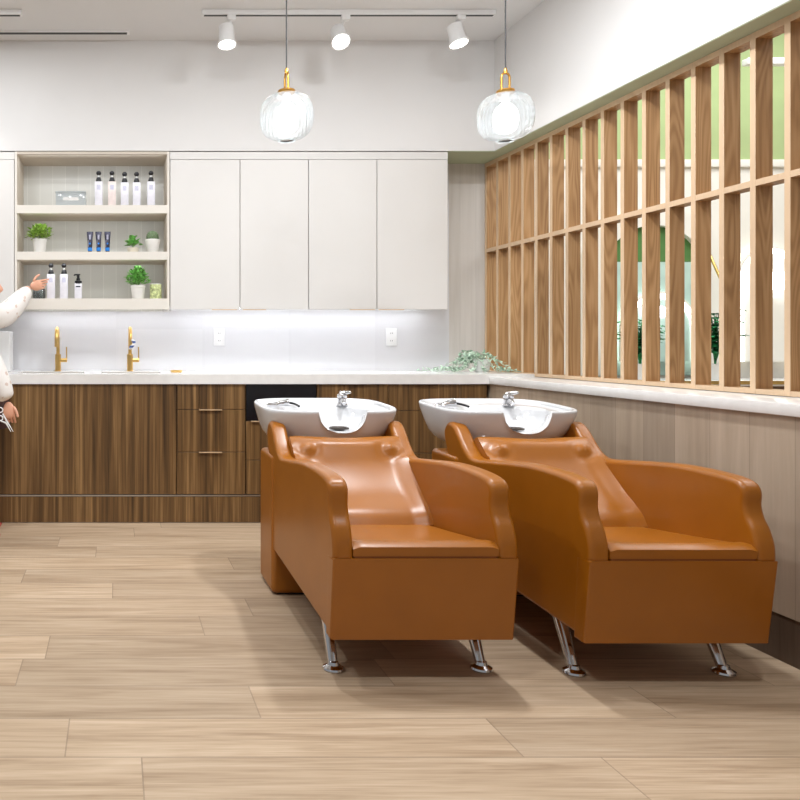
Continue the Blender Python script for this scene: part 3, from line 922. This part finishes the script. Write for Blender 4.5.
# ------------------------------------------------------------------ wash chairs
CX = .983
def make_chair(label):
    t = thing('wash_chair', label, 'wash chair', (0, 0, 0), 'caramel wash chairs')
    c = 0.0
    hw = .295
    # side profile (y, z)
    P = [(2.512, .160, 1), (2.478, .408, 1), (2.470, .420, 1), (2.473, .465), (2.490, .512), (2.512, .546), (2.523, .580), (2.522, .622), (2.542, .652), (2.600, .664),
         (2.72, .668), (2.86, .664), (3.02, .648), (3.16, .632), (3.27, .622), (3.325, .634), (3.37, .664), (3.415, .706), (3.455, .738), (3.495, .752), (3.535, .744), (3.562, .712), (3.560, .672),
         (3.530, .610), (3.500, .560), (3.480, .480), (3.470, .196, 1)]
    poly = smooth_poly(P, 4)
    for s in (-1, 1):
        xo = s * hw; xi = s * (hw - .066)
        b = prism_x(BM(), poly, min(xo, xi), max(xo, xi), .018, 4)
        # tilt: the panel flares a little at the top front, seams on the cap
        ar = obj('armrest', b, M['leather'], t, angle=60, wn=True)
    # front panel
    b = prism_x(BM(), [(2.505, .148), (2.468, .4185), (2.54, .4185), (2.56, .148)], -hw - .0008, hw + .0008, .008, 3)
    obj('front_panel', b, M['leather'], t, angle=60, wn=True)
    b = prism_x(BM(), [(2.55, .158), (2.55, .40), (3.42, .40), (3.455, .198)], -hw + .06, hw - .06, .0)
    obj('frame', b, M['leather'], t)
    # seat cushion (curved top)
    wi = hw - .064
    tb = bmesh.new()
    NX, NY = 22, 22
    def seat_z(u, v):
        base = .468 - .064 * v + .012 * math.sin(PI * v) * 0
        dish = -.010 * math.sin(PI * u) * math.sin(PI * min(1, v * 1.15)) + .006 * math.exp(-((v - .06) / .06) ** 2)
        return base + dish
    top = {}
    for i in range(NX + 1):
        for j in range(NY + 1):
            u = i / NX; v = j / NY
            du = min(u, 1 - u) * 2 * wi; dv = v * .53
            r = .016
            dz = 0
            for dd, r in ((du, .007), (dv, .016)):
                if dd < r: dz -= r - math.sqrt(max(0, r * r - (r - dd) ** 2))
            top[i, j] = tb.verts.new((-wi + 2 * wi * u, 2.470 + .53 * v, seat_z(u, v) + dz))
    bot = {}
    for i in range(NX + 1):
        for j in (0, NY):
            pass
    for i in range(NX):
        for j in range(NY):
            tb.faces.new((top[i, j], top[i + 1, j], top[i + 1, j + 1], top[i, j + 1]))
    bd = [top[i, 0] for i in range(NX + 1)] + [top[NX, j] for j in range(1, NY + 1)] + [top[i, NY] for i in range(NX - 1, -1, -1)] + [top[0, j] for j in range(NY - 1, 0, -1)]
    low = [tb.verts.new((v.co.x, v.co.y + (.004 if v.co.y < 2.48 else 0), .424 - .066 * (v.co.y - 2.47) / .53)) for v in bd]
    n = len(bd)
    for i in range(n):
        j = (i + 1) % n
        tb.faces.new((bd[j], bd[i], low[i], low[j]))
    tb.faces.new(low)
    bmesh.ops.recalc_face_normals(tb, faces=tb.faces[:])
    obj('seat', tb, M['leather'], t, angle=50)
    b = BM(); box(b, -wi + .004, wi - .004, 2.4745, 2.53, .417, .428)
    sm = obj('seat_seam', b, M['leather_dark'], t)
    # backrest
    tb = bmesh.new()
    A = Vector((0, 2.975, .405)); B = Vector((0, 3.375, .705))
    d = (B - A); Ld = d.length; d.normalize(); nn = Vector((0, -d.z, d.y))
    NU, NV = 28, 36
    g = {}
    for j in range(NV + 1):
        v = j / NV
        for i in range(NU + 1):
            u = i / NU
            q = abs(u - .5) * 2
            w = wi + .004
            h = .010 * math.exp(-((v - .12) / .16) ** 2) * (1 - .3 * q) - .012 * math.exp(-(v / .05) ** 2)             # lumbar
            h += .026 * math.exp(-((v - .86) / .10) ** 2) * (1 - max(0, (q - .62) / .38) ** 2) # neck roll
            h -= .016 * math.sin(PI * min(1, max(0, (v - .15) / .6))) * (1 - q ** 4)    # dished middle
            h += .012 * max(0, (q - .72) / .28) ** .7 * (1 if v < .75 else .4)
            for ub in (.13, .87):
                rr = math.hypot((u - ub) * 2 * wi, (v - .80) * Ld)
                h += .012 * math.exp(-(rr / .022) ** 2) - .008 * math.exp(-((rr - .036) / .014) ** 2)
            top_dip = -.014 * math.exp(-((u - .5) / .28) ** 2) * max(0, (v - .8) / .2)
            edge = 1 - v
            rd = .018
            dr = edge * Ld
            if dr < rd: h -= rd - math.sqrt(max(0, rd * rd - (rd - dr) ** 2))
            p = A + d * (Ld * v + top_dip) + nn * h
            g[i, j] = tb.verts.new((-w + 2 * w * u, p.y, p.z))
    for i in range(NU):
        for j in range(NV):
            tb.faces.new((g[i, j], g[i + 1, j], g[i + 1, j + 1], g[i, j + 1]))
    bd = [g[i, 0] for i in range(NU + 1)] + [g[NU, j] for j in range(1, NV + 1)] + [g[i, NV] for i in range(NU - 1, -1, -1)] + [g[0, j] for j in range(NV - 1, 0, -1)]
    low = [tb.verts.new(v.co - nn * .075) for v in bd]
    n = len(bd)
    for i in range(n):
        j = (i + 1) % n
        tb.faces.new((bd[j], bd[i], low[i], low[j]))
    tb.faces.new(low)
    bmesh.ops.recalc_face_normals(tb, faces=tb.faces[:])
    obj('backrest', tb, M['leather'], t, angle=50)
    # pedestal
    b = BM(); box(b, -hw - .008, hw + .006, 3.405, 3.69, .006, .612, .022, 4)
    obj('pedestal', b, M['leather'], t, angle=60, wn=True)
    b = BM(); box(b, -hw + .02, hw - .02, 3.425, 3.67, .0, .02); obj('plinth', b, M['black_matte'], t)
    # basin
    by = 3.675
    tb = bmesh.new()
    N = 288
    ZR = .815
    rings = []
    def se(a, e):
        ca, sa = math.cos(a), math.sin(a)
        return (math.copysign(abs(ca) ** (2 / e), ca), math.copysign(abs(sa) ** (2 / e), sa))
    def add(ax, ay, cy, z, e=2.0, cx_=0.0, tilt=True):
        ring = []
        for i in range(N):
            a = 2 * PI * i / N
            x, y = se(a, e)
            X_ = -.010 + cx_ + ax * x; Y_ = cy + ay * y
            zz = z + (.045 * (Y_ - by) if tilt and z > .7 else 0)
            if Y_ < by - .03 and z > .60:
                q = abs(X_ - .012) / .106
                if q < 1.25:
                    lim = ZR + .045 * (Y_ - by) - .097 * math.sqrt(max(0, 1 - min(1, q) ** 2.4))
                    if q >= 1: lim = ZR + .045 * (Y_ - by) + .02
                    zz = min(zz, lim)
            ring.append(tb.verts.new((X_, Y_, zz)))
        rings.append(ring)
    outer = [(.12, .10, .622, 2.4), (.185, .15, .626, 2.5), (.225, .182, .640, 2.6), (.255, .206, .662, 2.8), (.276, .226, .692, 3.0), (.290, .240, .728, 3.2), (.299, .249, .765, 3.5), (.304, .255, .792, 3.8), (.305, .257, .804, 3.8), (.305, .257, .811, 3.8), (.301, .253, .815, 3.8), (.293, .246, .8155, 3.8), (.286, .240, .811, 3.7)]
    for ax, ay, z, e in outer: add(ax, ay, by, z, e)
    inner = [(.276, .230, by - .002, .800, 3.4), (.262, .222, by - .006, .797, 3.0), (.222, .196, by - .030, .796, 2.6), (.206, .186, by - .045, .793, 2.4), (.198, .180, by - .050, .782, 2.3), (.186, .168, by - .052, .760, 2.2), (.165, .145, by - .055, .732, 2.1), (.130, .112, by - .055, .712, 2.0), (.085, .072, by - .055, .704, 2.0), (.040, .040, by - .055, .701, 2.0)]
    for ax, ay, cy, z, e in inner: add(ax, ay, cy, z, e, .012 + .036 * max(0.0, min(1.0, (.796 - z) / .06)))
    for a, c in zip(rings, rings[1:]):
        for i in range(N):
            j = (i + 1) % N
            tb.faces.new((a[i], a[j], c[j], c[i]))
    tb.faces.new(list(reversed(rings[0]))); tb.faces.new(rings[-1])
    bmesh.ops.recalc_face_normals(tb, faces=tb.faces[:])
    ba = obj('basin', tb, M['ceramic'], t, angle=70)
    b = BM(); lathe(b, [(0, .703), (.046, .705), (.046, .711), (.040, .713), (.034, .708), (0, .708)], .052, by - .055, 32); obj('drain', b, M['drain'], ba)
    # mixer tap
    fx, fy, fz = .118, 3.80, .800
    b = BM(); lathe(b, [(0, fz), (.027, fz), (.027, fz + .004), (.022, fz + .008), (.021, fz + .036), (.024, fz + .040), (.024, fz + .050), (.016, fz + .056), (0, fz + .057)], fx, fy, 28)
    tube(b, [(fx, fy, fz + .022), (fx - .008, fy - .045, fz + .026), (fx - .010, fy - .068, fz + .014)], [.013, .011, .009], 14)
    tf = obj('mixer_tap', b, M['chrome'], ba)
    b = BM(); tube(b, [(fx - .012, fy, fz + .056), (fx + .012, fy - .010, fz + .060), (fx + .034, fy - .028, fz + .066)], [.013, .010, .006], 12)
    obj('tap_lever', b, M['chrome'], ba)
    # hand shower and hose in the tray
    b = BM()
    tube(b, [(-.225, 3.76, .803), (-.20, 3.78, .808), (-.17, 3.79, .812), (-.145, 3.79, .814)], [.011, .013, .017, .020], 16)
    lathe(b, [(0, .798), (.024, .798), (.026, .806), (.018, .814), (0, .815)], -.232, 3.755, 24)
    obj('hand_shower', b, M['chrome'], ba)
    b = BM(); tube(b, [(-.145, 3.79, .812), (-.130, 3.80, .811), (-.118, 3.775, .808), (-.112, 3.74, .804), (-.110, 3.72, .801)], .0055, 10); obj('hose', b, M['black_matte'], ba)
    # neck joint
    b = BM(); lathe(b, [(0, .600), (.16, .600), (.16, .612), (.14, .614), (.14, .624), (0, .626)], -.09, 3.585, 40); obj('basin_mount', b, M['chrome'], t)
    # legs
    for s in (-1, 1):
        x = s * .250
        b = BM(); tube(b, [(x - s * .004, 2.745, .20), (x, 2.64, .018)], [.024, .0165], 20)
        lg = obj('leg', b, M['chrome'], t)
        b = BM(); lathe(b, [(0, 0), (.034, 0), (.036, .004), (.034, .010), (.020, .018), (.0165, .028), (0, .03)], x, 2.632, 28)
        obj('foot', b, M['chrome'], lg)
    return t
ch = make_chair('caramel leather wash chair standing closer to the walnut drawers')
ch.location = (CX, 0, 0)
dup(ch, (CX + .795, -.03, 0), 'caramel leather wash chair standing closest to the low panel wall')

# ------------------------------------------------------------------ person at the left edge
def skin_bm(nodes, edges, levels=2):
    me = bpy.data.meshes.new('sk'); me.from_pydata([n[0] for n in nodes], edges, [])
    o = bpy.data.objects.new('sk', me); COL.objects.link(o)
    md = o.modifiers.new('s', 'SKIN'); md.use_smooth_shade = True
    for i, nd in enumerate(nodes):
        r = nd[1]
        me.skin_vertices[0].data[i].radius = (r, r) if not isinstance(r, tuple) else r
        me.skin_vertices[0].data[i].use_root = (i == 0)
    sb = o.modifiers.new('u', 'SUBSURF'); sb.levels = levels; sb.render_levels = levels
    dg = bpy.context.evaluated_depsgraph_get()
    ev = o.evaluated_get(dg)
    m2 = bpy.data.meshes.new_from_object(ev)
    b = bmesh.new(); b.from_mesh(m2)
    bpy.data.objects.remove(o); bpy.data.meshes.remove(me); bpy.data.meshes.remove(m2)
    return b
def chain(bm, pts, rs, lv=2):
    n = [(tuple(p), r) for p, r in zip(pts, rs)]
    merge(bm, skin_bm(n, [(i, i + 1) for i in range(len(n) - 1)], lv))

V = Vector
pr = thing('person', 'person in white lace blouse reaching toward bottle on lowest shelf', 'person', (-.84, 4.56, 0))
LS, LE, LW = V((-.87, 4.70, 1.245)), V((-.70, 4.835, 1.272)), V((-.553, 4.985, 1.462))
RS, RE, RW = V((-.83, 4.38, 1.245)), V((-.70, 4.32, 1.00)), V((-.600, 4.305, .785))
nodes = [((-.84, 4.55, .84), (.10, .085)), ((-.85, 4.545, .98), (.085, .07)), ((-.85, 4.545, 1.14), (.10, .08)), ((-.845, 4.545, 1.25), (.07, .065)), ((-.825, 4.545, 1.30), .050), ((-.79, 4.545, 1.365), .055),
         (tuple(LS), .055), (tuple((LS + LE) / 2), .044), (tuple(LE), .038), (tuple((LE + LW) / 2), .034), (tuple(LW), .024),
         (tuple(RS), .055), (tuple((RS + RE) / 2), .044), (tuple(RE), .038), (tuple((RE + RW) / 2), .034), (tuple(RW), .024),
         ((-.82, 4.63, .74), .060), ((-.82, 4.68, .46), .045), ((-.825, 4.70, .28), .042), ((-.84, 4.705, .08), .034),
         ((-.80, 4.47, .74), .060), ((-.79, 4.45, .46), .045), ((-.79, 4.435, .28), .042), ((-.80, 4.43, .08), .034)]
edges = [(0, 1), (1, 2), (2, 3), (3, 4), (4, 5), (3, 6), (6, 7), (7, 8), (8, 9), (9, 10), (3, 11), (11, 12), (12, 13), (13, 14), (14, 15),
         (0, 16), (16, 17), (17, 18), (18, 19), (0, 20), (20, 21), (21, 22), (22, 23)]
body = BM()
merge(body, skin_bm(nodes, edges))
# head: shaped sphere facing +X
hb = bmesh.new(); bmesh.ops.create_uvsphere(hb, u_segments=40, v_segments=28, radius=1.0)
HC = V((-.776, 4.535, 1.425))
for v in hb.verts:
    x, y, z = v.co
    X_, Y_, Z_ = x * .098, y * .076, z * .118
    if z < 0: X_ *= 1 - .12 * (-z); Y_ *= 1 - .30 * (-z) ** 1.3
    if x > 0:
        X_ -= .012 * max(0, 1 - abs(z) * 1.2) * (1 if abs(y) > .3 else .4)
        X_ += .026 * math.exp(-(y / .17) ** 2) * math.exp(-((z + .12) / .17) ** 2)      # nose tip
        X_ += .010 * math.exp(-(y / .13) ** 2) * math.exp(-((z - .1) / .2) ** 2)        # bridge
        X_ += .008 * math.exp(-(y / .3) ** 2) * math.exp(-((z + .46) / .08) ** 2)       # lips
        X_ += .014 * math.exp(-(y / .35) ** 2) * math.exp(-((z + .80) / .15) ** 2)      # chin
        for e in (-.38, .38): X_ -= .010 * math.exp(-((y - e) / .16) ** 2) * math.exp(-((z - .08) / .12) ** 2)
    v.co = HC + V((X_, Y_, Z_))
merge(body, hb)
for s in (-1, 1):   # ears
    eb = bmesh.new(); bmesh.ops.create_uvsphere(eb, u_segments=14, v_segments=10, radius=1.0)
    for v in eb.verts: v.co = HC + V((-.008 + v.co.x * .018, s * .074 + v.co.y * .008, -.005 + v.co.z * .032))
    merge(body, eb)
# reaching hand: palm plus fingers
def hand(bm, wrist, fwd, side, nrm, curls, thumb_dir, sc=1.0):
    fwd, side, nrm = fwd.normalized(), side.normalized(), nrm.normalized()
    pb = bmesh.new(); bmesh.ops.create_uvsphere(pb, u_segments=18, v_segments=12, radius=1.0)
    for v in pb.verts:
        x, y, z = v.co
        v.co = wrist + fwd * (.045 + x * .052) * sc + side * (y * .037 * (1 + .15 * x)) * sc + nrm * (z * .015) * sc
    merge(bm, pb)
    for k, (off, L) in enumerate(((.027, .070), (.009, .078), (-.009, .072), (-.026, .056))):
        p = wrist + (fwd * .082 + side * off) * sc
        dv = fwd.copy(); pts = [p - fwd * .02 * sc, p]; c = curls[k]
        for seg in (.45, .31, .24):
            dv = (Quaternion(side, c) @ dv).normalized()
            pts.append(pts[-1] + dv * L * seg * sc)
        chain(bm, pts, [.0085 * sc, .0085 * sc, .0078 * sc, .0072 * sc, .0060 * sc])
    p = wrist + (fwd * .028 + side * .028) * sc
    td = thumb_dir.normalized()
    pts = [p, p + td * .026 * sc, p + (td * .75 + fwd * .25).normalized() * .05 * sc, p + (td * .6 + fwd * .4).normalized() * .072 * sc]
    chain(bm, pts, [.011 * sc, .0095 * sc, .0088 * sc, .007 * sc])
fw = V((.085, .065, .022))
hand(body, LW + V((.008, .006, .004)), fw, V((-.15, -.2, 1)) , V((.5, -.8, -.1)), [-.10, .16, .26, .34], V((.35, .1, 1)), .92)
hand(body, RW + V((.004, 0, -.012)), V((.10, .02, -.95)), V((.9, .0, .15)), V((0, 1, 0)), [.45, .55, .6, .65], V((.55, -.3, -.65)), .92)
bo = obj('body', body, M['skin'], pr, angle=80)
for s in (-1, 1):
    eb = bmesh.new(); bmesh.ops.create_uvsphere(eb, u_segments=12, v_segments=8, radius=.010); bmesh.ops.translate(eb, verts=eb.verts[:], vec=HC + V((.074, s * .030, .010)))
    obj('eye', eb, M['eye'], bo)
# hair
hb = bmesh.new(); bmesh.ops.create_uvsphere(hb, u_segments=36, v_segments=26, radius=1.0)
for v in hb.verts:
    x, y, z = v.co
    X_, Y_, Z_ = x * .110 - .014, y * .090, z * .122 + .016
    if z < .35 and x > .15: X_ = min(X_, .035 + .03 * z); Y_ *= .80
    if z < 0: Z_ -= .05 * (-z); X_ = min(X_, -.012)
    v.co = HC + V((X_, Y_, Z_))
obj('hair', hb, M['hair'], pr, angle=80)
# blouse
nodes = [((-.825, 4.55, .76), (.165, .150)), ((-.845, 4.545, .95), (.150, .130)), ((-.855, 4.545, 1.13), (.155, .12)), ((-.845, 4.545, 1.245), (.10, .085)), ((-.828, 4.545, 1.305), .062),
         (tuple(LS), .075), (tuple((LS + LE) / 2), .078), (tuple(LE + V((0, 0, -.012))), .084), (tuple(LE.lerp(LW, .45) + V((0, 0, -.018))), .074), (tuple(LE.lerp(LW, .78) + V((0, 0, -.012))), .056), (tuple(LE.lerp(LW, .97)), .034),
         (tuple(RS), .075), (tuple((RS + RE) / 2), .076), (tuple(RE), .078), (tuple(RE.lerp(RW, .5)), .074), (tuple(RE.lerp(RW, .82)), .060), (tuple(RW), .046)]
edges = [(0, 1), (1, 2), (2, 3), (3, 4), (3, 5), (5, 6), (6, 7), (7, 8), (8, 9), (9, 10), (3, 11), (11, 12), (12, 13), (13, 14), (14, 15), (15, 16)]
obj('blouse', skin_bm(nodes, edges), M['lace'], pr, angle=80)
# skirt and trousers
b = BM(); T = Matrix.Translation((-.80, 4.54, 0)) @ Matrix.Diagonal((1, 1.05, 1, 1))
lathe_open(b, [(.130, .86), (.170, .80), (.180, .72), (.182, .615), (.176, .613), (.160, .72)], 40, 10, .02, T)
obj('apron', b, M['maroon'], pr)
nodes = [((-.815, 4.55, .80), (.13, .11)), ((-.82, 4.635, .70), .098), ((-.82, 4.68, .42), .078), ((-.835, 4.705, .11), .066), ((-.80, 4.465, .70), .098), ((-.79, 4.445, .42), .078), ((-.795, 4.43, .11), .066)]
obj('trousers', skin_bm(nodes, [(0, 1), (1, 2), (2, 3), (0, 4), (4, 5), (5, 6)]), M['trouser'], pr, angle=80)
# sandalled feet: toes to +X
for fy, tip in ((4.43, -.668), (4.71, -.700)):
    b = BM()
    fb = bmesh.new(); bmesh.ops.create_uvsphere(fb, u_segments=24, v_segments=14, radius=1.0)
    for v in fb.verts:
        x, y, z = v.co
        v.co = V((tip - .115 + x * .112, fy + y * (.036 + .008 * x), .030 + z * (.030 - .012 * x)))
    merge(b, fb)
    for k in range(5):
        yy = fy - .034 + k * .016
        chain(b, [(tip - .045, yy, .026), (tip - .018 - abs(k - 1) * .004, yy, .022), (tip - abs(k - 1) * .006, yy, .017)], [.010, .009, .0075], 1)
    obj('foot', b, M['skin'], pr, angle=80)
    b = BM(); box(b, tip - .235, tip + .006, fy - .045, fy + .045, 0, .012, .004, 2)
    for s in (-.075, -.13):
        tube(b, [(tip + s, fy + .046 * math.cos(PI * i / 10), .008 + .050 * math.sin(PI * i / 10)) for i in range(11)], .008, 8)
    obj('sandal', b, M['red'], pr)
# scissors in the hanging hand
hp = RW + V((.016, -.012, -.085))
t = thing('scissors', 'slim pale scissors held in the lowered hand at the left edge', 'scissors', tuple(hp))
for s in (-1, 1):
    b = BM()
    tube(b, [hp + V((-.045 * 1 + s * .004, 0, -.005 + s * .02)), hp + V((-.02, s * .003, -.03 + s * .008)), hp + V((.012 + s * .006, s * .002, -.085)), ], [.0042, .0050, .0015], 8)
    bl = obj('blade', b, M['white_plastic'], t)
    b = BM(); c = hp + V((-.055, 0, .012 + s * .022))
    tube(b, [c + V((.016 * math.cos(2 * PI * i / 16), 0, .014 * math.sin(2 * PI * i / 16))) for i in range(17)], .0035, 8)
    obj('finger_ring', b, M['white_plastic'], bl)

# ------------------------------------------------------------------ room behind the slats
fx_ = lambda px, Y=FAR: sx(px, Y)
fz_ = lambda py, Y=FAR: sz(py, Y)
def arch_poly(cx, hwid, zb, zspring, n=24):
    pts = [(cx - hwid, zb), (cx + hwid, zb)]
    for i in range(n + 1):
        a = PI * i / n
        pts.append((cx + hwid * math.cos(a), zspring + hwid * math.sin(a)))
    return pts
def arch_ring(bm, cx, r0, r1, zb, zs, y0, y1, n=28):
    t_ = bmesh.new()
    def path(r): return [(cx + r, zb)] + [(cx + r * math.cos(PI * i / n), zs + r * math.sin(PI * i / n)) for i in range(n + 1)] + [(cx - r, zb)]
    A, B = path(r0), path(r1)
    for y in (y0,):
        pass
    va = [[t_.verts.new((x, y, z)) for x, z in P] for P in (A, B) for y in (y0, y1)]
    a0, a1, b0, b1 = va
    for i in range(len(A) - 1):
        t_.faces.new((a0[i], a0[i + 1], b0[i + 1], b0[i])); t_.faces.new((a1[i + 1], a1[i], b1[i], b1[i + 1]))
        t_.faces.new((a0[i + 1], a0[i], a1[i], a1[i + 1])); t_.faces.new((b0[i], b0[i + 1], b1[i + 1], b1[i]))
    for i in (0, -1): t_.faces.new((a0[i], b0[i], b1[i], a1[i]))
    bmesh.ops.recalc_face_normals(t_, faces=t_.faces[:])
    merge(bm, t_)
    return bm
# big arched niche
cx = fx_(650); zs = fz_(279)
t = thing('arched_niche', 'wide white arch with dark green top seen through the slats', 'arch', (cx, FAR, .85))
obj('trim', arch_ring(BM(), cx, .42, .58, .85, zs, FAR - .06, FAR - .001), M['far_white'], t)
zg = fz_(262)
pp_ = [(cx - .42, .85), (cx + .42, .85), (cx + math.sqrt(max(0, .42 ** 2 - (zg - zs) ** 2)), zg), (cx - math.sqrt(max(0, .42 ** 2 - (zg - zs) ** 2)), zg)]
pp_ = [(cx - .42, .85), (cx + .42, .85), (cx + .42, zs)] + [(cx + .42 * math.cos(a), zs + .42 * math.sin(a)) for a in [math.asin((zg - zs) / .42)]] + [(cx - .42 * math.cos(math.asin((zg - zs) / .42)), zg), (cx - .42, zs)]
obj('panel', prism_y(BM(), pp_, FAR - .012, FAR - .002), M['pale_teal'], t)
a0 = math.asin((zg - zs) / .42)
obj('dome', prism_y(BM(), [(cx + .42 * math.cos(a), zs + .42 * math.sin(a)) for a in [a0 + (PI - 2 * a0) * i / 20 for i in range(21)]], FAR - .014, FAR - .002), M['dark_green'], t)
# lit arched mirrors
def lit_mirror(px, hwid, zb, zsp, label, m):
    c = fx_(px)
    t = thing('arched_mirror', label, 'mirror', (c, FAR - .05, zb))
    obj('glass', prism_y(BM(), arch_poly(c, hwid - .012, zb, zsp), FAR - .070, FAR - .062), m, t)
    obj('light_frame', arch_ring(BM(), c, hwid - .022, hwid + .02, zb, zsp, FAR - .085, FAR - .062), M['far_led'], t)
    obj('frame', arch_ring(BM(), c, hwid + .02, hwid + .034, zb, zsp, FAR - .09, FAR - .06), M['far_white'], t)
lit_mirror(653, .275, .96, 1.20, 'arched mirror with glowing edge inside the green topped niche', M['pale_teal'])
lit_mirror(762, .23, .96, 1.60, 'tall arched mirror with glowing edge near right end of slats', M['far_white'])
# globe wall lights
def globe_light(px, py, r, label):
    Yg = FAR - .16; c = at(px, py, Yg)
    t = thing('globe_light', label, 'wall light', (c.x, FAR, c.z), 'wall globe lights')
    b = bmesh.new(); bmesh.ops.create_uvsphere(b, u_segments=24, v_segments=16, radius=r); bmesh.ops.translate(b, verts=b.verts[:], vec=c)
    obj('globe', b, M['bulb'], t, angle=80)
    b = BM(); tube(b, [c + V((0, r * .9, 0)), c + V((0, .11, 0))], .008, 10); obj('arm', b, M['brass'], t)
globe_light(778, 281, .075, 'round glowing wall light between the last two slats')
globe_light(661, 312, .045, 'small glowing wall light in front of arched niche mirror')
# plants with teal window panel
def palm(px, label, h, seed):
    Yq = 5.85; X = sx(px, Yq); zb = .83
    t = thing('potted_palm', label, 'plant', (X, Yq, zb))
    obj('pot', lathe(BM(), [(0, zb), (.06, zb), (.08, zb + .12), (.07, zb + .12), (.06, zb + .10), (0, zb + .10)], X, Yq, 24), M['pot'], t)
    r = random.Random(seed); b = BM()
    for i in range(26):
        a = r.uniform(0, 2 * PI); sp = r.uniform(.03, .13); hh = h * r.uniform(.6, 1)
        pts = [V((X + math.cos(a) * sp * u ** 1.5, Yq + math.sin(a) * sp * u ** 1.5, zb + .1 + hh * u - .10 * u ** 4)) for u in [k / 6 for k in range(7)]]
        tube(b, pts, [.004] * 6 + [.001], 5)
        for k in range(2, 7):
            for s in (-1, 1, .3):
                leaf(b, pts[k], V((math.cos(a + s * 1.2), math.sin(a + s * 1.2), .2)), V((0, 0, 1)), .085, .022, .3)
    obj('fronds', b, M['palm'], t, angle=75)
palm(715, 'green leafy palm in white pot seen through slats by teal panel', .52, 3)
palm(640, 'green leafy palm in white pot standing before the arched niche', .45, 8)
t = thing('wall_panel', 'pale teal framed panel behind the palm beyond the slats', 'panel', (fx_(715), FAR, .9))
obj('panel', box(BM(), fx_(700), fx_(726), FAR - .02, FAR - .002, .92, fz_(284)), M['pale_teal'], t)
obj('frame', box(BM(), fx_(698), fx_(728), FAR - .035, FAR - .002, fz_(284), fz_(280), .004), M['brass'], t)
b = BM(); tube(b, [at(708, 250, 6.1), at(713, 262, 6.05), at(722, 282, 6.0)], .010, 10)
tube(b, [at(708, 250, 6.1), at(706, 246, FAR - .01)], .010, 10)
tag(obj('lamp_arm', b, M['brass']), 'slanting brass arm on far wall above the palm', 'lamp arm')
# styling counter
t = thing('styling_counter', 'long low styling counter with white top behind the slats', 'counter', (4.4, 5.9, 0))
obj('top', box(BM(), 2.75, 7.2, 5.68, FAR - .1, .79, .83, .004), M['quartz'], t)
obj('edge', box(BM(), 2.75, 7.2, 5.672, 5.682, .805, .83), M['brass'], t)
obj('cabinet_body', box(BM(), 2.80, 7.15, 5.72, FAR - .12, 0, .79), M['station'], t)
Yq = 5.5; z = sz(62, Yq)
t = thing('linear_lamp', 'white hanging bar lamp near the green wall beyond slats', 'lamp', (sx(800, Yq), Yq, z))
obj('bar', box(BM(), sx(745, Yq), sx(900, Yq), Yq - .03, Yq + .03, z - .022, z + .022, .004), M['white_plastic'], t)
b = BM()
for px in (752, 890): tube(b, [(sx(px, Yq), Yq, z + .02), (sx(px, Yq), Yq, 4.0)], .003, 6)
obj('wires', b, M['white_plastic'], t)

# ------------------------------------------------------------------ lights
def area(name, loc, size, energy, rot=(0, 0, 0), col=(.95, .975, 1.0), shape='DISK', sy=None):
    L = bpy.data.lights.new(name, 'AREA'); L.shape = shape; L.size = size
    if sy: L.size_y = sy
    L.energy = energy; L.color = col
    o = bpy.data.objects.new(name, L); COL.objects.link(o)
    o.location = loc; o.rotation_euler = rot
    return o
for (x, y, e) in ((-.2, 1.2, 21), (1.4, 1.2, 16), (-1.2, 3.0, 22), (.25, 3.1, 23), (1.45, 3.3, 34), (-.9, 4.2, 10)):
    area('ceiling downlight', (x, y, ZC - .01), .16, e)
for xx in (-.5, .6, 1.7):  # unseen lamps added to brighten the back wall and cabinet fronts
    o = area('added wall fill', (xx, 2.3, ZC - .05), .2, 3.2, (math.radians(62), 0, 0)); o.data.spread = math.radians(110)
for zz in (ZB1 - .022, S1 - .055, S2 - .055):  # unseen fill lamps added under the boards to brighten the shelf interior
    area('added shelf fill', ((x0s + x1s) / 2, 5.095, zz), x1s - x0s - .1, .75, (math.radians(38), 0, 0), shape='RECTANGLE', sy=.012)
area('far room light', (4.6, 4.4, 3.9), 2.2, 105, shape='SQUARE')
area('far room light', (3.9, 2.0, 3.9), 2.0, 40, shape='SQUARE')

w = bpy.data.worlds.new('room light'); SC.world = w; w.use_nodes = True
bg = w.node_tree.nodes['Background']
bg.inputs[0].default_value = (.97, .985, 1.0, 1); bg.inputs[1].default_value = .30

# ------------------------------------------------------------------ camera
cam = bpy.data.cameras.new('camera'); co = bpy.data.objects.new('camera', cam); COL.objects.link(co)
co.location = (0, 0, CAMZ); co.rotation_euler = (PI / 2, 0, 0)
cam.sensor_width = 36.0; cam.sensor_fit = 'HORIZONTAL'
cam.lens = 36.0 * F / 800.0
cam.shift_x = (400 - PX) / 800.0
cam.shift_y = -(400 - PY) / 800.0
cam.clip_start = .05; cam.clip_end = 60
SC.camera = co
SC.view_settings.view_transform = 'Standard'
SC.view_settings.look = 'None'
SC.view_settings.exposure = 0.0
SC.cycles.use_denoising = True
